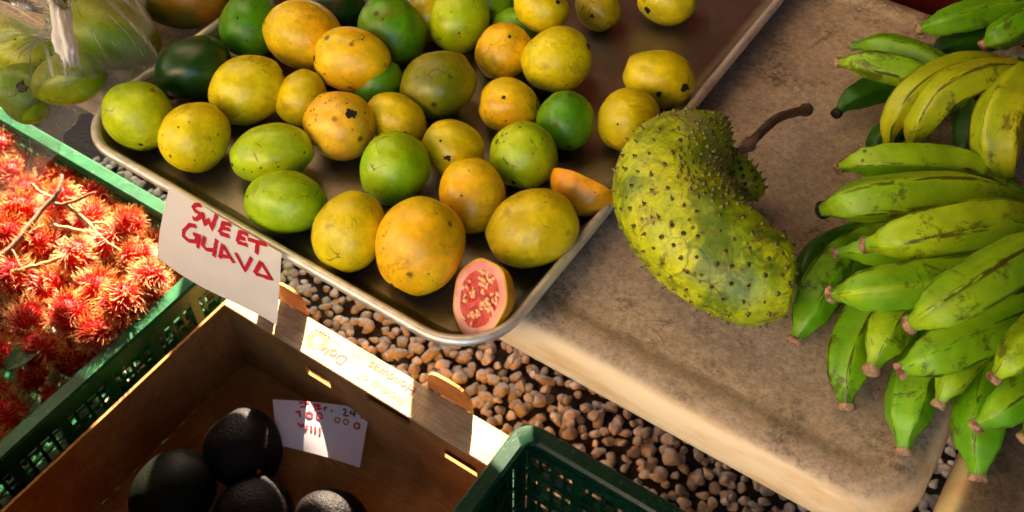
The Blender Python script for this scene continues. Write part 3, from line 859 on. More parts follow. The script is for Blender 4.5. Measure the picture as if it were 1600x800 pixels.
# ------------------------------------------------------------------ bananas
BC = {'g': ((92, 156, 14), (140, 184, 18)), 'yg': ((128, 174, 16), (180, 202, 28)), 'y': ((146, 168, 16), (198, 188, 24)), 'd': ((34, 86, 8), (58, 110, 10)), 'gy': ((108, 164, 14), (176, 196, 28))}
def banana(parent, pts, wpx, ck, seed, black=False, flat=1.0, show_tip=True):
    P3 = [P(*q) for q in pts]; k = mpp(P3[len(P3) // 2]); R = wpx * k / 2 * 0.90
    n = 34; cl = catmull(P3, n); rs = random.Random(seed)
    tp = rs.uniform(0, 6.28)
    m = MB(); K = 30; uv = []
    rings = []
    prof = [(0, .36), (.05, .33), (.11, .40), (.19, .62), (.26, .83), (.38, .97), (.55, 1.0), (.72, .94), (.86, .78), (.95, .55), (1.0, .40)]
    def rad(t):
        for (a, ra), (b, rb) in zip(prof, prof[1:]):
            if t <= b:
                s = (t - a) / (b - a); s = s * s * (3 - 2 * s); return ra + (rb - ra) * s
        return prof[-1][1]
    ref = None
    for i, p in enumerate(cl):
        t = (cl[min(i + 1, n - 1)] - cl[max(i - 1, 0)]).normalized()
        a = t.cross(BACK).normalized(); b = t.cross(a)
        u = i / (n - 1); r = R * rad(u); ring = []
        for j in range(K + 1):
            th = 2 * math.pi * (j % K) / K
            x = (5 * (th + tp) / (2 * math.pi)) % 1.0 - .5                     # five flat facets, rounded ridges
            pent = math.cos(math.pi / 5) / math.cos(x * 2 * math.pi / 5)
            w_ = 1.0 * min(1, 0.4 + u * 3)
            ang = (1 - w_) + w_ * pent * 1.13
            ring.append(p + (a * math.cos(th) + b * math.sin(th) * flat) * r * ang)
            uv.append((u, (j / K + tp / (2 * math.pi))))
        rings.append(ring)
    m.quad_strip(rings, False)
    m.ngon(rings[-1][:K]); uv += [(1, 0)] * K
    m.uv = uv
    o = m.build('banana', M['banana'], smooth=True, autosmooth=75); child(o, parent)
    c1, c2 = BC[ck]; o.color = lin(*c1); o['col2'] = list(lin(*c2)[:3])
    if show_tip:
        t = (cl[1] - cl[0]).normalized(); a = t.cross(BACK).normalized(); b = t.cross(a); m = MB(); rg = []
        for (d, f) in ((0.003, .37), (-0.0006, .40), (-0.0022, .33), (-0.0012, .15)):
            rg.append([cl[0] + t * d + (a * math.cos(6.283 * q / 16) + b * math.sin(6.283 * q / 16)) * R * f * rs.uniform(.9, 1.08) for q in range(16)])
        m.quad_strip(rg[::-1]); m.ngon(rg[-1])
        tp_ = m.build('tip', M['black_tip'] if black else M['tip'], o, smooth=True)
        tp_.matrix_parent_inverse = Matrix()
    return o
T = 0.738
def hand(label, loc, items, group='hands of green bananas'):
    root = empty('banana_hand', loc); tag(root, label, 'bananas', group)
    for i, it in enumerate(items):
        banana(root, it[0], it[1], it[2], hash((label[:6], i)) % 1000 if False else len(label) * 37 + i * 13, *it[3:])
    # the crown that joins the fingers
    ends = [P(*it[0][-1]) for it in items]
    cr = sum(ends, Vector((0, 0, 0))) / len(ends)
    m = MB()
    for e in ends:
        m.tube([e, e.lerp(cr, .5) + Vector((0.01, 0.01, 0)), cr + Vector((0.02, 0.015, 0))], [0.008, 0.009, 0.012], 8)
    c = m.build('crown', M['banana'], smooth=True); child(c, root); c.color = lin(70, 110, 14); c['col2'] = list(lin(90, 120, 20)[:3])
    return root
hand('lower hand of green bananas fanned out toward the table corner', P(1560, 560, T), [
    ([(1242, 534, T + .012), (1262, 492, T + .022), (1296, 432, T + .026), (1350, 385, T + .026), (1420, 370, T + .02)], 76, 'g'),
    ([(1322, 637, T + .012), (1322, 590, T + .022), (1335, 530, T + .026), (1370, 470, T + .026), (1430, 430, T + .026)], 78, 'g'),
    ([(1360, 580, T + .05), (1378, 540, T + .056), (1400, 495, T + .056), (1440, 440, T + .05), (1500, 420, T + .04)], 76, 'yg'),
    ([(1411, 706, T + .012), (1416, 655, T + .024), (1432, 590, T + .028), (1470, 520, T + .03), (1530, 480, T + .03)], 82, 'g'),
    ([(1466, 633, T + .04), (1484, 600, T + .05), (1512, 560, T + .05), (1560, 520, T + .05), (1620, 490, T + .05)], 62, 'yg'),
    ([(1528, 747, T + .015), (1530, 700, T + .026), (1532, 640, T + .03), (1550, 580, T + .034), (1600, 530, T + .036)], 88, 'g'),
    ([(1406, 580, T + .075), (1448, 562, T + .085), (1510, 532, T + .085), (1580, 500, T + .08), (1650, 470, T + .07)], 86, 'g'),
    ([(1524, 667, T + .07), (1560, 645, T + .08), (1610, 610, T + .08), (1670, 570, T + .075), (1720, 540, T + .06)], 74, 'g'),
    ([(1553, 592, T + .105), (1580, 565, T + .115), (1620, 520, T + .115), (1670, 480, T + .11), (1730, 450, T + .1)], 70, 'yg'),
    ([(1597, 684, T + .04), (1625, 665, T + .05), (1670, 630, T + .05), (1720, 600, T + .05)], 56, 'g'),
])
hand('middle hand of green bananas with brown cut tips beside the soursop', P(1560, 420, T), [
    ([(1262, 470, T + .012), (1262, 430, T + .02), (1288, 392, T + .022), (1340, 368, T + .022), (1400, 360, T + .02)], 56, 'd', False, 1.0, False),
    ([(1306, 395, T + .05), (1350, 392, T + .06), (1420, 398, T + .062), (1490, 410, T + .06), (1560, 420, T + .055)], 54, 'g'),
    ([(1299, 460, T + .075), (1345, 455, T + .088), (1420, 447, T + .09), (1500, 435, T + .085), (1580, 425, T + .075)], 82, 'gy'),
    ([(1352, 383, T + .085), (1400, 374, T + .10), (1480, 356, T + .105), (1560, 345, T + .10), (1640, 348, T + .085)], 88, 'gy'),
    ([(1421, 508, T + .125), (1462, 486, T + .14), (1530, 444, T + .145), (1600, 402, T + .14), (1670, 368, T + .125)], 92, 'gy'),
    ([(1285, 328, T + .055), (1325, 318, T + .075), (1400, 308, T + .082), (1500, 302, T + .08), (1600, 318, T + .065)], 82, 'gy', True),
    ([(1310, 262, T + .05), (1350, 252, T + .064), (1420, 250, T + .07), (1500, 258, T + .065), (1575, 290, T + .055)], 62, 'gy', False, 1.0, True),
])
hand('yellowing hand of bananas arched over the back of the pile', P(1590, 150, T), [
    ([(1386, 238, T + .03), (1394, 190, T + .06), (1430, 140, T + .085), (1500, 103, T + .09), (1580, 100, T + .08)], 52, 'y', False, 1.0, False),
    ([(1424, 236, T + .035), (1436, 195, T + .065), (1476, 145, T + .09), (1540, 118, T + .095), (1620, 112, T + .085)], 66, 'y', False, 1.0, False),
    ([(1575, 296, T + .045), (1560, 250, T + .07), (1562, 190, T + .09), (1590, 135, T + .095), (1640, 110, T + .09)], 86, 'y', False, 1.0, False),
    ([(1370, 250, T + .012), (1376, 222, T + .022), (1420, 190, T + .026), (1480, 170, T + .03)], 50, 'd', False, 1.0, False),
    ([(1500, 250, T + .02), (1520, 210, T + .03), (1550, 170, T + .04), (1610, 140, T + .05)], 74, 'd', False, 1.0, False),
])
hand('small hand of green bananas pointing left at the far end', P(1500, 130, T), [
    ([(1310, 98, T + .05), (1345, 98, T + .06), (1400, 108, T + .062), (1450, 125, T + .06), (1510, 160, T + .05)], 54, 'gy'),
    ([(1332, 72, T + .03), (1370, 70, T + .04), (1420, 82, T + .042), (1470, 105, T + .042), (1520, 140, T + .04)], 48, 'g', False, 1.0, False),
    ([(1306, 178, T + .014), (1330, 155, T + .02), (1375, 138, T + .022), (1430, 140, T + .022), (1490, 155, T + .022)], 50, 'd', True),
])
hand('dark green bananas in the shaded top right corner', P(1600, 40, T), [
    ([(1436, 46, T + .04), (1470, 38, T + .05), (1530, 22, T + .055), (1600, 8, T + .055), (1680, 0, T + .05)], 56, 'g'),
    ([(1535, 72, T + .045), (1562, 56, T + .055), (1610, 32, T + .06), (1680, 20, T + .055)], 54, 'g'),
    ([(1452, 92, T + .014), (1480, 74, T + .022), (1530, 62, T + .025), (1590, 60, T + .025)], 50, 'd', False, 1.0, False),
])

# ------------------------------------------------------------------ crates
def crate(label, x0, x1, y0, y1, h, mat, group='green plastic crates'):
    root = empty('plastic_crate', ((x0 + x1) / 2, (y0 + y1) / 2, 0)); tag(root, label, 'crate', group)
    z1 = h; RW = 0.024; z0 = 0.0
    m = MB()
    def rr(i, z, r=0.03): return rrect(x0 + i, x1 - i, y0 + i, y1 - i, max(r - i * .6, .008), z, 6)
    m.quad_strip([rr(.003, z1 - .022), rr(0.0, z1 - .022), rr(0.0, z1 - .003), rr(.003, z1), rr(RW - .004, z1), rr(RW, z1 - .003), rr(RW, z1 - .012), rr(RW - .003, z1 - .012), rr(RW - .004, z1 - .005), rr(.004, z1 - .006), rr(.003, z1 - .022)])
    child(m.build('rim', mat, smooth=True, autosmooth=35), root)
    wi = RW - .006                                       # walls stand inside the rim
    X0, X1, Y0, Y1 = x0 + wi, x1 - wi, y0 + wi, y1 - wi
    def wall(axis, fx, a0, a1, out):
        m = MB()
        def bx(a, b, zz0, zz1, d0, d1):
            lo, hi = sorted((fx + out * d0, fx + out * d1))
            if axis == 'x': m.box(a, b, lo, hi, zz0, zz1)
            else: m.box(lo, hi, a, b, zz0, zz1)
        n = max(3, round((a1 - a0) / 0.078)); st = (a1 - a0) / n
        zt = z1 - .008
        levels = [zt - .026, zt - .082, zt - .138, zt - .194, zt - .25]
        levels = [z for z in levels if z > .03]
        bx(a0, a1, zt - .008, zt, 0, .004)                                   # top band
        for z in levels: bx(a0, a1, z - .005, z + .005, -.001, .011)
        bx(a0, a1, z0, z0 + .03, 0, .004)
        for k in range(n + 1):
            a = a0 + st * k; bx(max(a - .007, a0), min(a + .007, a1), z0 + .001, zt - .001, .0005, .0125)
        for k in range(n):
            c = a0 + st * (k + .5)
            bx(c - .0045, c + .0045, levels[0] + .004, zt - .004, .0008, .0085)
            for q in (-.5, 0, .5):
                bx(c + q * st * .5 - .0022, c + q * st * .5 + .0022, z0 + .02, levels[0], .0012, .0052)
        for a, b in zip(levels, levels[1:]):
            for f in (.33, .66): bx(a0, a1, a + (b - a) * f - .002, a + (b - a) * f + .002, .0016, .0048)
        return child(m.build('wall', mat), root)
    wall('x', Y1, X0, X1, 1); wall('x', Y0, X0, X1, -1); wall('y', X1, Y0, Y1, 1); wall('y', X0, Y0, Y1, -1)
    m = MB(); k = X0
    while k < X1 - .01:
        m.box(k, k + .012, Y0, Y1, .004, .008); k += .026
    k = Y0
    while k < Y1 - .01:
        m.box(X0, X1, k, k + .012, .0045, .0075); k += .026
    child(m.build('base', mat), root)
    return root
LC = (-0.725, -0.125, -0.27, 0.222)
crate('bright green plastic crate full of red rambutans', *LC, 0.31, M['green'])
pr = P(820, 655, .31)
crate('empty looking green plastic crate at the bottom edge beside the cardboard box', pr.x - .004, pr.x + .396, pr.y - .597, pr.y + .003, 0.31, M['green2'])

# ------------------------------------------------------------------ rambutans
def hair_mesh(seed):
    rs = random.Random(seed); m = MB(); uv = []
    n = 440
    for k in range(n):
        zc = 1 - 2 * (k + .5) / n; th = k * 2.39996 + rs.uniform(-.2, .2); s = math.sqrt(1 - zc * zc)
        d = Vector((s * math.cos(th), s * math.sin(th), zc)); a = d.orthogonal().normalized(); b = d.cross(a)
        L = rs.uniform(0.008, 0.017); be = (a * math.cos(th * 3) + b * math.sin(th * 3)) * rs.uniform(.6, 2.1) + Vector((0, 0, -.25))
        rings = []
        for (t, r) in ((0, .0007), (.35, .00045), (.7, .00036), (1.0, .0002)):
            c = d * (0.0172 + L * t) + be * L * t * t * .5
            rings.append([c + (a * math.cos(2.094 * j) + b * math.sin(2.094 * j)) * r for j in range(3)]); uv += [(t, 0)] * 3
        m.quad_strip(rings)
    m.uv = uv
    o = m.build('hairs', M['hair'], smooth=True); me = o.data; bpy.data.objects.remove(o); return me
HAIR = [hair_mesh(i) for i in range(4)]
bv, bf = ICO[3]
rme = bpy.data.meshes.new('rambutan'); rme.from_pydata([(p.x * .0178, p.y * .0178, p.z * .020) for p in bv], [], bf); rme.materials.append(M['ramb']); rme.polygons.foreach_set('use_smooth', [True] * len(bf))
rs = random.Random(11); rpos = []
def put_ramb(x, y, z):
    o = link('rambutan', rme); o.location = (x, y, z); o.rotation_euler = (rs.uniform(0, 6), rs.uniform(0, 6), rs.uniform(0, 6)); s = rs.uniform(.92, 1.15); o.scale = (s,) * 3
    px, py = proj((x, y, z))
    inside = -20 < px < 330 and py < 820
    tag(o, 'hairy red rambutan in the heap in the green crate', 'rambutan', 'rambutans heaped in the green crate')
    h = link('hairs', HAIR[rs.randrange(4)], o); tag(h, kind='stuff')
    rpos.append((x, y, z))
yy = LC[2] + .06; r_i = 0
while yy < LC[3] - .045:
    xx = LC[0] + .055 + (r_i % 2) * .024
    while xx < LC[1] - .045:
        z = 0.272 + rs.uniform(-.012, .014) - (0.03 if (yy > .13 and xx > -.22) else 0)
        px, py = proj((xx, yy, z))
        if -60 < px < 400 and py < 860: put_ramb(xx + rs.uniform(-.008, .008), yy + rs.uniform(-.008, .008), z)
        xx += .0475
    yy += .043; r_i += 1
for (px, py) in ((30, 330), (95, 310), (60, 380), (120, 400), (25, 430), (80, 450), (170, 380), (150, 455), (215, 400), (235, 435), (45, 500), (110, 490), (190, 470), (140, 340), (10, 370), (200, 350), (60, 545), (150, 520)):
    p = P(px, py, .312 + rs.uniform(-.006, .01)); put_ramb(p.x, p.y, p.z)
# stalks of the bunches
def twig(label, lines, mat, nm='rambutan_twig'):
    p0 = P(*lines[0][0][0]); root = empty(nm, p0); tag(root, label, 'twig', 'rambutan twigs')
    for k, (pts, r) in enumerate(lines):
        cl = catmull([P(*q) for q in pts], 14); m = MB(); rq = random.Random(len(label) + k)
        m.tube([c + Vector((rq.gauss(0, .0006), rq.gauss(0, .0006), rq.gauss(0, .0006))) for c in cl], [r * (1.1 - .5 * i / 13) * (1.25 if i % 5 == 0 else 1) for i in range(14)], 8)
        child(m.build('stem' if k == 0 else 'side_shoot', mat, smooth=True), root)
twig('long brown rambutan branch lying across the heap from the left edge', [
    ([(-30, 425, .33), (20, 385, .335), (60, 335, .34), (90, 300, .345), (97, 272, .35)], .0042), ([(18, 388, .335), (38, 425, .33), (62, 452, .325)], .0016),
    ([(90, 300, .345), (86, 318, .34), (110, 316, .345), (148, 300, .35)], .0028)], M['dark_twig'])
twig('forked pale twig in front of the crate back wall', [
    ([(50, 288, .35), (62, 300, .345), (85, 310, .34)], .0024), ([(98, 318, .34), (120, 335, .335), (135, 352, .33)], .0022), ([(85, 352, .335), (130, 362, .33), (155, 366, .33)], .0024)], M['twig'])
twig('pale bent twig lying over the middle of the rambutans', [
    ([(20, 425, .33), (60, 415, .335), (100, 400, .335), (125, 385, .335)], .003), ([(22, 385, .33), (45, 365, .335), (68, 352, .34)], .0024)], M['twig'])
twig('thin pale twigs over the right of the heap', [
    ([(105, 320, .34), (135, 345, .335), (160, 372, .33), (190, 392, .325)], .0022), ([(135, 352, .33), (160, 348, .335), (175, 360, .33)], .002)], M['twig'])
# a leaf
def leaf():
    a, b = P(8, 580, .318), P(78, 532, .322); m = MB(); n = 12; d = (b - a); sd_ = d.cross(Vector((0, 0, 1))).normalized(); rings = []
    for i in range(n + 1):
        t = i / n; wd = 0.017 * math.sin(math.pi * min(1, t * .96 + .02)) ** .8
        c = a + d * t + Vector((0, 0, .006 * math.sin(t * 3.1)))
        rings.append([c + sd_ * wd * s + Vector((0, 0, abs(s) * .004)) for s in (-1, -.5, 0, .5, 1)])
    m.quad_strip(rings, False); o = m.build('leaf', M['leaf'], smooth=True); tag(o, 'dark green leaf lying among the shaded rambutans', 'leaf')
leaf()

# ------------------------------------------------------------------ cardboard box with avocados
BXL, BXR = -0.083, pr.x - .008
BYW = PY(465, 545, .13).y
ZF, ZT = 0.15, 0.29
yi = P(465, 545, ZT).y; yo = P(470, 488, ZT).y
BY0 = -0.30
box = empty('cardboard_box', ((BXL + BXR) / 2, (yi + BY0) / 2, ZF)); tag(box, 'open brown cardboard fruit box holding dark avocados', 'box', 'cardboard boxes')
def slotted(y, slots, th=.004):
    m = MB(); xs = sorted(slots); cur = BXL
    for (a, b, z0, z1) in xs:
        m.box(cur, a, y, y + th, ZF, ZT - .0042); m.box(a, b, y, y + th, ZF, z0); m.box(a, b, y, y + th, z1, ZT - .0042); cur = b
    m.box(cur, BXR, y, y + th, ZF, ZT - .0042); return m
sl = []
for (pa, pb) in (((478, 577), (515, 598)), ((572, 618), (640, 660)), ((692, 706), (745, 738))):
    a, b = PY(*pa, yi), PY(*pb, yi); zc = (a.z + b.z) / 2; sl.append((a.x, b.x, max(zc - .011, ZF + .004), zc + .011))
child(slotted(yi, sl).build('inner_end_wall', M['card']), box)
child(slotted(yo - .006, [(a - .044, b - .024, z0 + .016, min(z1 + .044, ZT - .012)) for a, b, z0, z1 in sl]).build('outer_end_wall', M['card']), box)
tabs = [(P(458, 480, ZT).x, .024), (P(705, 622, ZT).x, .034)]
fl = child((lambda m: (m.box(BXL, BXR, yi - .001, yo, ZT - .004, ZT), m)[1])(MB()).build('top_flange', M['card_print']), box); bevel(fl, .0012)
for k, (tx, hw) in enumerate(tabs):
    m = MB(); pts = []
    for i in range(13):
        a = math.pi * i / 12; sx = math.copysign(abs(math.cos(a)) ** .55, math.cos(a)); pts.append((tx + hw * sx, .046 * math.sin(a) ** .6))
    fr = [Vector((x, yo + .001 - z * .05, ZT - .001 + z)) for x, z in pts]; bk = [p + Vector((0, .004, 0)) for p in fr]
    m.quad_strip([fr, bk]); m.ngon(fr); m.ngon(bk[::-1])
    child(m.build('locking_tab', M['card_thin']), box)
m = MB(); m.box(BXL - .004, BXL - .0002, BY0, yo, ZF, ZT - .002); m.box(BXL, BXL + .0035, yi - .055, yi - .001, ZF + .001, ZT - .012); child(m.build('side_wall', M['card']), box)
m = MB(); m.box(BXR + .0002, BXR + .004, BY0, yo, ZF, ZT - .002); child(m.build('side_wall', M['card']), box)
m = MB(); m.box(BXL, BXR, BY0 - .004, BY0, ZF, ZT - .004); child(m.build('front_wall', M['card']), box)
m = MB(); m.box(BXL, BXR, BY0, yo - .007, ZF - .004, ZF); child(m.build('floor', M['card']), box)
# prints on the flange, upside down as seen from the aisle
def text(s, size, x, y, mat, name='print', parent=None, rot=math.pi):
    cu = bpy.data.curves.new(name, 'FONT'); cu.body = s; cu.size = size; cu.align_x = 'CENTER'; cu.align_y = 'CENTER'
    o = bpy.data.objects.new(name, cu); COL.objects.link(o); dg = bpy.context.evaluated_depsgraph_get(); me = bpy.data.meshes.new_from_object(o.evaluated_get(dg))
    bpy.data.objects.remove(o); me.materials.clear(); me.materials.append(mat)
    q = link(name, me); q.location = (x, y, ZT + .0006); q.rotation_euler = (0, 0, rot)
    q.parent = parent; return q
ym = (yi + yo) / 2
xl = P(505, 545, ZT).x
m = MB()
for i in range(16):
    a = 2 * math.pi * i / 16; d1 = Vector((math.cos(a), math.sin(a), 0)); d2 = Vector((-math.sin(a), math.cos(a), 0)); c0 = Vector((xl - .016, ym + .002, ZT + .0005))
    m.ngon([c0 + d1 * .007 - d2 * .0012, c0 + d1 * .016 - d2 * .002, c0 + d1 * .016 + d2 * .002, c0 + d1 * .007 + d2 * .0012])
m.build('logo_print', M['print_yellow'], fl)
text('Dole', .022, xl + .016, ym - .004, M['print_red'], 'logo_lettering', fl)
m = MB(); m.ngon([(xl - .03, yo - .012, ZT + .0005), (xl + .05, yo - .012, ZT + .0005), (xl + .05, yo - .0095, ZT + .0005), (xl - .03, yo - .0095, ZT + .0005)])
m.build('print_line', M['print_blue'], fl)
xt = P(612, 590, ZT).x
text('Product of', .017, xt, ym - .010, M['print_pale'], 'print', fl); text('Honduras', .019, xt, ym + .010, M['print_red'], 'print', fl)
# carton underneath
m = MB(); m.box(BXL + .004, BXR - .004, BY0 + .01, yo - .012, 0.0, ZF - .005)
o = m.build('cardboard_carton', M['card']); bevel(o, .003); tag(o, 'closed brown carton underneath the avocado box', 'box', 'cardboard boxes')
# avocados
AV = [(381, 703, 64, 60, 120, 'avocado', 'black avocado with a tan stem button beside the price note', (404, 737)),
      (268, 775, 74, 62, 60, 'avocado_g', 'dark green avocado nearest the left side of the cardboard box', None),
      (395, 800, 62, 54, 10, 'avocado', 'dark avocado at the bottom edge below the one with the stem button', None),
      (520, 815, 60, 50, 170, 'avocado', 'half seen black avocado at the bottom edge under the price note', None)]
avp = []
for i, (px, py, a, b, ang, mt, lab, bt) in enumerate(AV):
    e = solve(px, py, a, b, ang, ZF + .001, avp); avp.append(e)
    o = fruit_mesh('avocado', *e, 300 + i, M[mt], egg=.1, lump=.04); tag(o, lab, 'avocado', 'avocados in the cardboard box')
    if bt:
        p, n = on_skin(o, Vector(CAM) - e[0], Vector(ray(*bt)).normalized(), hit(*e, *bt)); q = scar(o, p, n, .0045, 9, 'stem_button'); q.data.materials[0] = M['button']

# ------------------------------------------------------------------ papers with writing
def sheet(name, quad, label, cat, mat, curl, strokes, zoomfr, nu=16, nv=12, wid=0.0024):
    """quad: TL,TR,BR,BL world corners; strokes in (u,v)"""
    TL, TR, BR, BL = quad
    nrm_ = (TR - TL).cross(BL - TL).normalized()
    if nrm_.dot(Vector(CAM) - TL) < 0: nrm_ = -nrm_
    def S(u, v): 
        p = TL.lerp(TR, u).lerp(BL.lerp(BR, u), v); return p + nrm_ * curl(u, v)
    m = MB(); m.quad_strip([[S(i / nu, j / nv) for i in range(nu + 1)] for j in range(nv + 1)], False)
    o = m.build(name, mat, smooth=True); tag(o, label, cat)
    for k, (pts, im) in enumerate(strokes):
        m = MB(); c = []
        for (a, b) in zip(pts, pts[1:]):
            n_ = max(2, int(math.hypot((b[0] - a[0]) * 10, (b[1] - a[1]) * 8) * 3) + 1)
            c += [(a[0] + (b[0] - a[0]) * t / n_, a[1] + (b[1] - a[1]) * t / n_) for t in range(n_)]
        c.append(pts[-1]); W3 = [S(*q) + nrm_ * .0005 for q in c]; L_ = []; R_ = []
        rq = random.Random(k)
        for i, p in enumerate(W3):
            t = (W3[min(i + 1, len(W3) - 1)] - W3[max(i - 1, 0)]).normalized(); s_ = t.cross(nrm_) * wid * .5 * rq.uniform(.8, 1.15)
            L_.append(p - s_); R_.append(p + s_)
        m.quad_strip([L_, R_], False); w_ = m.build('pen_stroke', M[im], o)
    return o
def aff(o, ux, vx):
    a, b = ux; c, d = vx; det = a * d - b * c
    return lambda x, y: (((x - o[0]) * d - (y - o[1]) * c) / det, ((y - o[1]) * a - (x - o[0]) * b) / det)
zf = aff((233, 140), (612, 380), (-53, 405))
SG = [[(415, 250), (385, 245), (372, 258), (385, 275), (410, 290), (412, 308), (395, 320), (375, 310)], [(425, 285), (440, 350), (462, 325), (478, 375), (500, 305)],
      [(540, 345), (520, 398)], [(540, 348), (580, 362)], [(530, 372), (575, 385)], [(520, 398), (572, 418)], [(630, 395), (612, 450)], [(630, 397), (672, 418)], [(620, 425), (657, 438)], [(612, 450), (668, 470)],
      [(668, 438), (770, 472)], [(722, 456), (712, 517)],
      [(400, 355), (365, 345), (335, 375), (335, 405), (365, 430), (400, 435), (410, 402)], [(385, 395), (420, 405), (412, 470)],
      [(447, 410), (438, 458), (458, 480), (492, 486)], [(508, 430), (495, 520)], [(540, 457), (525, 530)], [(540, 460), (597, 562)], [(528, 518), (575, 527)],
      [(605, 505), (650, 605), (686, 535)], [(735, 560), (698, 622)], [(735, 560), (788, 662)], [(702, 622), (777, 652)]]
ys = -0.0035
q = [PY(265, 291, ys), PY(440, 396, ys), PY(429, 511, ys - .012), PY(249, 401, ys - .02)]
sheet('paper_sign', q, 'white paper sign reading SWEET GUAVA hung on the tray rim', 'sign', M['paper'], lambda u, v: .004 * math.sin(v * 2.6) * (1 - u) + .003 * math.sin(u * 5) * v, [([zf(*p) for p in s], 'ink') for s in SG], zf, wid=.0042)
za = aff((118, 285), (672, 65), (-60, 420))
def circ(x, y, r): return [(x + r * math.cos(t * .7), y + r * 1.1 * math.sin(t * .7)) for t in range(10)]
NT = [([(298, 322), (370, 320)], 'ink'), ([(345, 322), (340, 355), (300, 360)], 'ink'), ([(402, 325), (405, 378)], 'ink'), ([(400, 330), (450, 340), (410, 352), (455, 370), (405, 378)], 'ink'),
      ([(472, 352), (472, 385)], 'ink_dark'), ([(472, 360), (492, 356)], 'ink_dark'), ([(520, 374), (523, 390)], 'ink_dark'), ([(600, 368), (620, 360), (622, 385), (602, 412), (642, 412)], 'ink_dark'),
      ([(662, 370), (650, 395), (692, 395)], 'ink_dark'), ([(682, 365), (680, 415)], 'ink_dark'), ([(728, 360), (730, 420), (752, 410), (735, 392)], 'ink'),
      ([(258, 412), (290, 395), (290, 450)], 'ink'), (circ(360, 422, 22), 'ink'), (circ(430, 430, 22), 'ink'), (circ(700, 480, 20), 'ink'), (circ(560, 452, 18), 'print_pale'), (circ(620, 460, 18), 'print_pale'),
      ([(262, 500), (285, 535), (300, 505), (318, 545), (335, 515)], 'ink'), ([(360, 515), (360, 555)], 'ink'), ([(390, 520), (388, 565)], 'ink'), ([(425, 525), (420, 580)], 'ink')]
q = [P(426, 624, .222), P(578, 640, .205), P(562, 731, .185), P(432, 690, .212)]
sheet('price_note', q, 'small creased paper price note with red numbers in the cardboard box', 'note', M['note'], lambda u, v: .006 * math.sin(u * 3) - .012 * v * v * (1 - u), [([za(*p) for p in s], im) for s, im in NT], za, wid=.0026)

# ------------------------------------------------------------------ plastic bag of fruit
BG = [(166, 52, 92, 56, 160, (96, 146, 8), (150, 156, 12), 'large green fruit filling the right end of the clear bag'),
      (30, 78, 84, 46, 150, (196, 192, 8), (150, 170, 10), 'yellow green fruit inside the clear bag below its knot'),
      (40, 146, 50, 42, 100, (104, 146, 12), (130, 150, 16), 'round green fruit with a stem scar in the front of the clear bag'),
      (108, 122, 62, 40, 20, (110, 150, 8), (130, 140, 14), 'dull green fruit in the middle of the clear bag beside the tray')]
bp_ = []
for i, (px, py, a, b, ang, c1, c2, lab) in enumerate(BG):
    e = solve(px, py, a, b, ang, 0.741, bp_, tol=.8); bp_.append(e)
    o = fruit_mesh('green_fruit', *e, 500 + i, M['guava'], egg=.06, ribs=.02); o.color = lin(*c1); o['col2'] = list(lin(*c2)[:3]); tag(o, lab, 'fruit', 'green fruits in the clear bag')
    if i == 2:
        p, n = on_skin(o, Vector(CAM) - e[0], Vector(ray(36, 138)).normalized(), hit(*e, 36, 138)); scar(o, p, n, .007, 4)
    if i == 1:
        p, n = on_skin(o, Vector(CAM) - e[0], Vector(ray(84, 110)).normalized(), hit(*e, 84, 110)); scar(o, p, n, .009, 5, 'stem_scar')
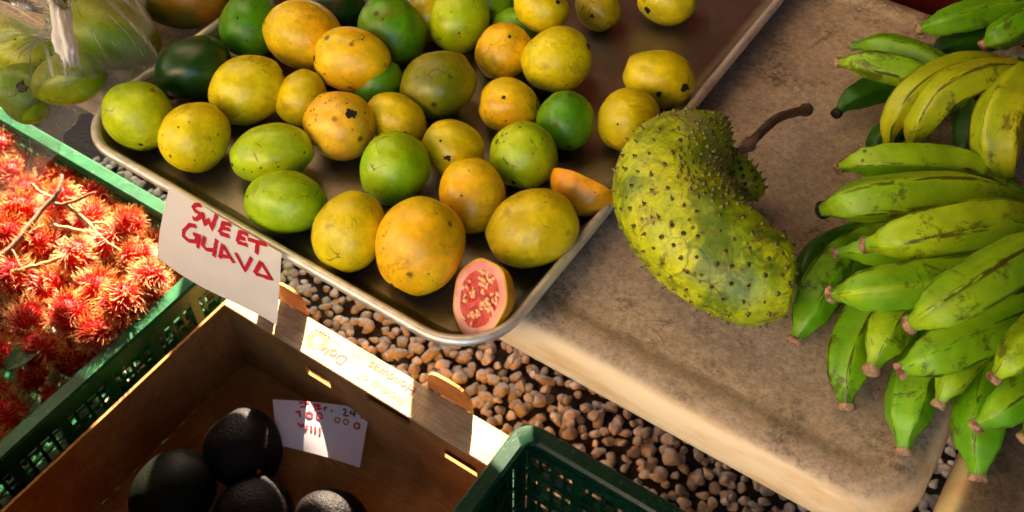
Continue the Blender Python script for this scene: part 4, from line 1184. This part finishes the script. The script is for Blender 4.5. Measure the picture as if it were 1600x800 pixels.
def bag():
    K0 = P(97, 62, .875)
    root = empty('plastic_bag', P(80, 150, .741)); tag(root, 'knotted clear plastic bag of green fruit at the table edge', 'bag')
    rim_ = [(246, 82, .772), (240, 112, .762), (190, 145, .755), (150, 168, .752), (112, 196, .725), (86, 240, .69), (58, 282, .66), (30, 296, .655), (-20, 300, .66), (-110, 240, .70), (-150, 60, .77), (-90, -80, .79), (60, -120, .79), (180, -70, .79), (235, 20, .785)]
    rp = [P(*q) for q in rim_]; rp = rp + [rp[0]]
    NA, NS = 220, 44
    ed = catmull(rp, NA + 1)[:-1]; rs = random.Random(9)
    fr = [(rs.randint(9, 34), rs.uniform(0, 6.28), rs.uniform(.3, 1)) for _ in range(7)]
    rings = []
    for k in range(NS + 1):
        s = k / NS; ring = []
        for j in range(NA):
            th = 2 * math.pi * j / NA
            pl = sum(a * math.sin(n * th + ph + 1.6 * s * math.sin(3 * th + ph)) for n, ph, a in fr) / 2.4
            b = K0.lerp(ed[j], s)
            # taut film: stands on the fruit, falls over its shoulder
            b.z += .066 * math.sin(math.pi * min(1, s * 1.02)) * (1.0 - .35 * s) - .028 * math.exp(-((s - .07) / .06) ** 2) * 0
            b.z += pl * (.0045 * (1 - s) + .0028 * s) * min(1, s * 7) + .003 * nz(b, 40)
            rad = (ed[j] - K0); rad.z = 0; tg = Vector((-rad.y, rad.x, 0)).normalized()
            b += tg * pl * .003 * min(1, s * 6)
            ring.append(b)
        rings.append(ring)
    m = MB(); m.quad_strip(rings); m.uv = [(j / NA, k / NS) for k in range(NS + 1) for j in range(NA)]; f = m.build('film', M['film'], smooth=True); child(f, root)
    # the bunched neck
    v, fc = ICO[4]; m = MB(); q = Vector((0, 0, 1)).rotation_difference((UPI * .95 - RIGHT * .2).normalized())
    k = mpp(P(100, 50, .88)); cc = P(99, 52, .885)
    for p in v:
        n = 1 + .5 * nz(p, 1.7, (4, 4, 4)) + .4 * abs(nz(p, 4.0, (1, 7, 2))) + .12 * math.sin(7 * math.atan2(p.y, p.x)); m.v.append(tuple(cc + q @ Vector((p.x * 15 * k * n, p.y * 13 * k * n, p.z * 42 * k * n))))
    m.f = list(fc); m.m = [0] * len(fc); child(m.build('knot', M['knot'], smooth=True), root)
    m = MB(); rq = random.Random(4); rg = []
    for i in range(9):
        t = i / 8; c_ = P(85 - 55 * t, 18 - 45 * t, .895 + .02 * t)
        rg.append([c_ + (RIGHT * math.cos(6.283 * j / 26) + UPI * .5 * math.sin(6.283 * j / 26) + BACK * .4 * math.sin(12.5 * j / 26)) * (.008 + .02 * t) * (1 + .35 * math.sin(j * 2.1 + i * .4)) for j in range(26)])
    m.quad_strip(rg); child(m.build('neck', M['film'], smooth=True), root)
bag()

# ------------------------------------------------------------------ added sheets, walls and board that shape the light, nearly all unseen
def cloth(name, label, cat, pts, mat, sag=.04, n=14):
    a, b, c, d = [Vector(p) for p in pts]; m = MB(); rows = []
    nn = (b - a).cross(d - a).normalized()
    for j in range(n + 1):
        rows.append([a.lerp(b, i / n).lerp(d.lerp(c, i / n), j / n) - nn * sag * math.sin(math.pi * i / n) * math.sin(math.pi * j / n) + nn * .006 * math.sin(i * 2.2) for i in range(n + 1)])
    m.quad_strip(rows, False); o = m.build(name, mat, smooth=True); tag(o, label, cat); return o
cloth('diffuser_canopy', 'unseen cream canopy added above the tables to glow softly', 'canopy', [(-1.7, -0.02, 2.05), (0.16, -0.02, 2.05), (0.16, 1.5, 2.25), (-1.7, 1.5, 2.25)], M['canopy'], -.06)  # added translucent sheet; sun through it gives warm overhead light
cloth('aisle_light_blocker', 'unseen brown sheet added over the aisle to darken the boxes', 'awning', [(-2.6, -0.95, 2.12), (2.6, -0.95, 2.12), (2.6, 0.06, 2.12), (-2.6, 0.06, 2.12)], M['tarp'], -.04)  # added opaque sheet, out of view, keeps overhead light off the boxes
cloth('end_light_blocker', 'unseen brown sheet added over the banana end to keep it dim', 'awning', [(0.10, 0.0, 2.18), (2.6, 0.0, 2.18), (2.6, 2.4, 2.4), (0.10, 2.4, 2.4)], M['tarp'], -.04)  # added opaque sheet, unseen, that dims the right side
cloth('sun_block_curtain', 'dark maroon cloth added behind the tables to stop the low sun', 'curtain', [(-2.6, .76, .785), (2.6, .76, .785), (2.6, .80, 2.3), (-2.6, .80, 2.3)], M['curtain'], 0.0)  # added sun blocker; keeps low sun off the tabletop
m = MB(); m.box(-3.0, -.535, .98, 1.1, -.01, .5); m.box(-.535, -.475, .985, 1.095, -.01, .3); m.box(-.475, 2.6, .98, 1.1, -.01, .5); o = m.build('gravel_sun_blocker', M['concrete']); tag(o, 'unseen concrete block added behind the tables to shade the gravel', 'wall')  # added sun blocker; its lower gap leaves one sunlit gravel patch
m = MB(); m.box(-1.3, 0.75, -2.2, -2.05, -.01, 2.4); o = m.build('bounce_wall', M['plaster']); tag(o, 'unseen cream wall added across the aisle as a sun reflector', 'wall')  # added reflector; bounces sun onto the front faces
cloth('right_light_blocker', 'unseen brown sheet added at the right to cut side light', 'tarpaulin', [(1.9, -1.2, 0.0), (1.9, 1.2, 0.0), (1.9, 1.2, 2.2), (1.9, -1.2, 2.2)], M['tarp'], 0.0)  # added blocker, shuts out sky light from the right
cloth('side_diffuser', 'unseen cream cloth added at the left as a soft light source', 'curtain', [(-1.45, -1.9, 1.0), (-1.55, 0.75, 1.0), (-1.55, 0.75, 1.75), (-1.45, -1.9, 1.75)], M['diffuser_cloth'], 0.0)  # added diffuser; sun through it makes the soft key from the left
cloth('sun_block_cloth', 'dark maroon cloth low behind the banana end, extended to shade the crate', 'curtain', [(.045, .70, .2), (2.6, .70, .2), (2.6, .70, .80), (.045, .70, .80)], M['curtain'], 0.0)  # backs the maroon far corner; left part added to shade the crate rim
m = MB(); m.box(-0.95, 0.36, -0.425, -0.40, 0.0, 0.84); m.box(-0.95, -0.93, -0.395, 0.05, 0.0, 1.05); o = m.build('front_light_blocker', M['dark_wood']); tag(o, 'unseen dark plywood board added by the boxes to block front light', 'board')  # added blocker; keeps front and side light out of the boxes
cloth('sun_block_cloth', 'unseen maroon strip added under the table back to shade the avocados', 'curtain', [(-.50, .662, .615), (.12, .662, .615), (.12, .662, .725), (-.50, .662, .725)], M['curtain'], 0.0)  # added strip; its lower edge keeps sun off the avocados
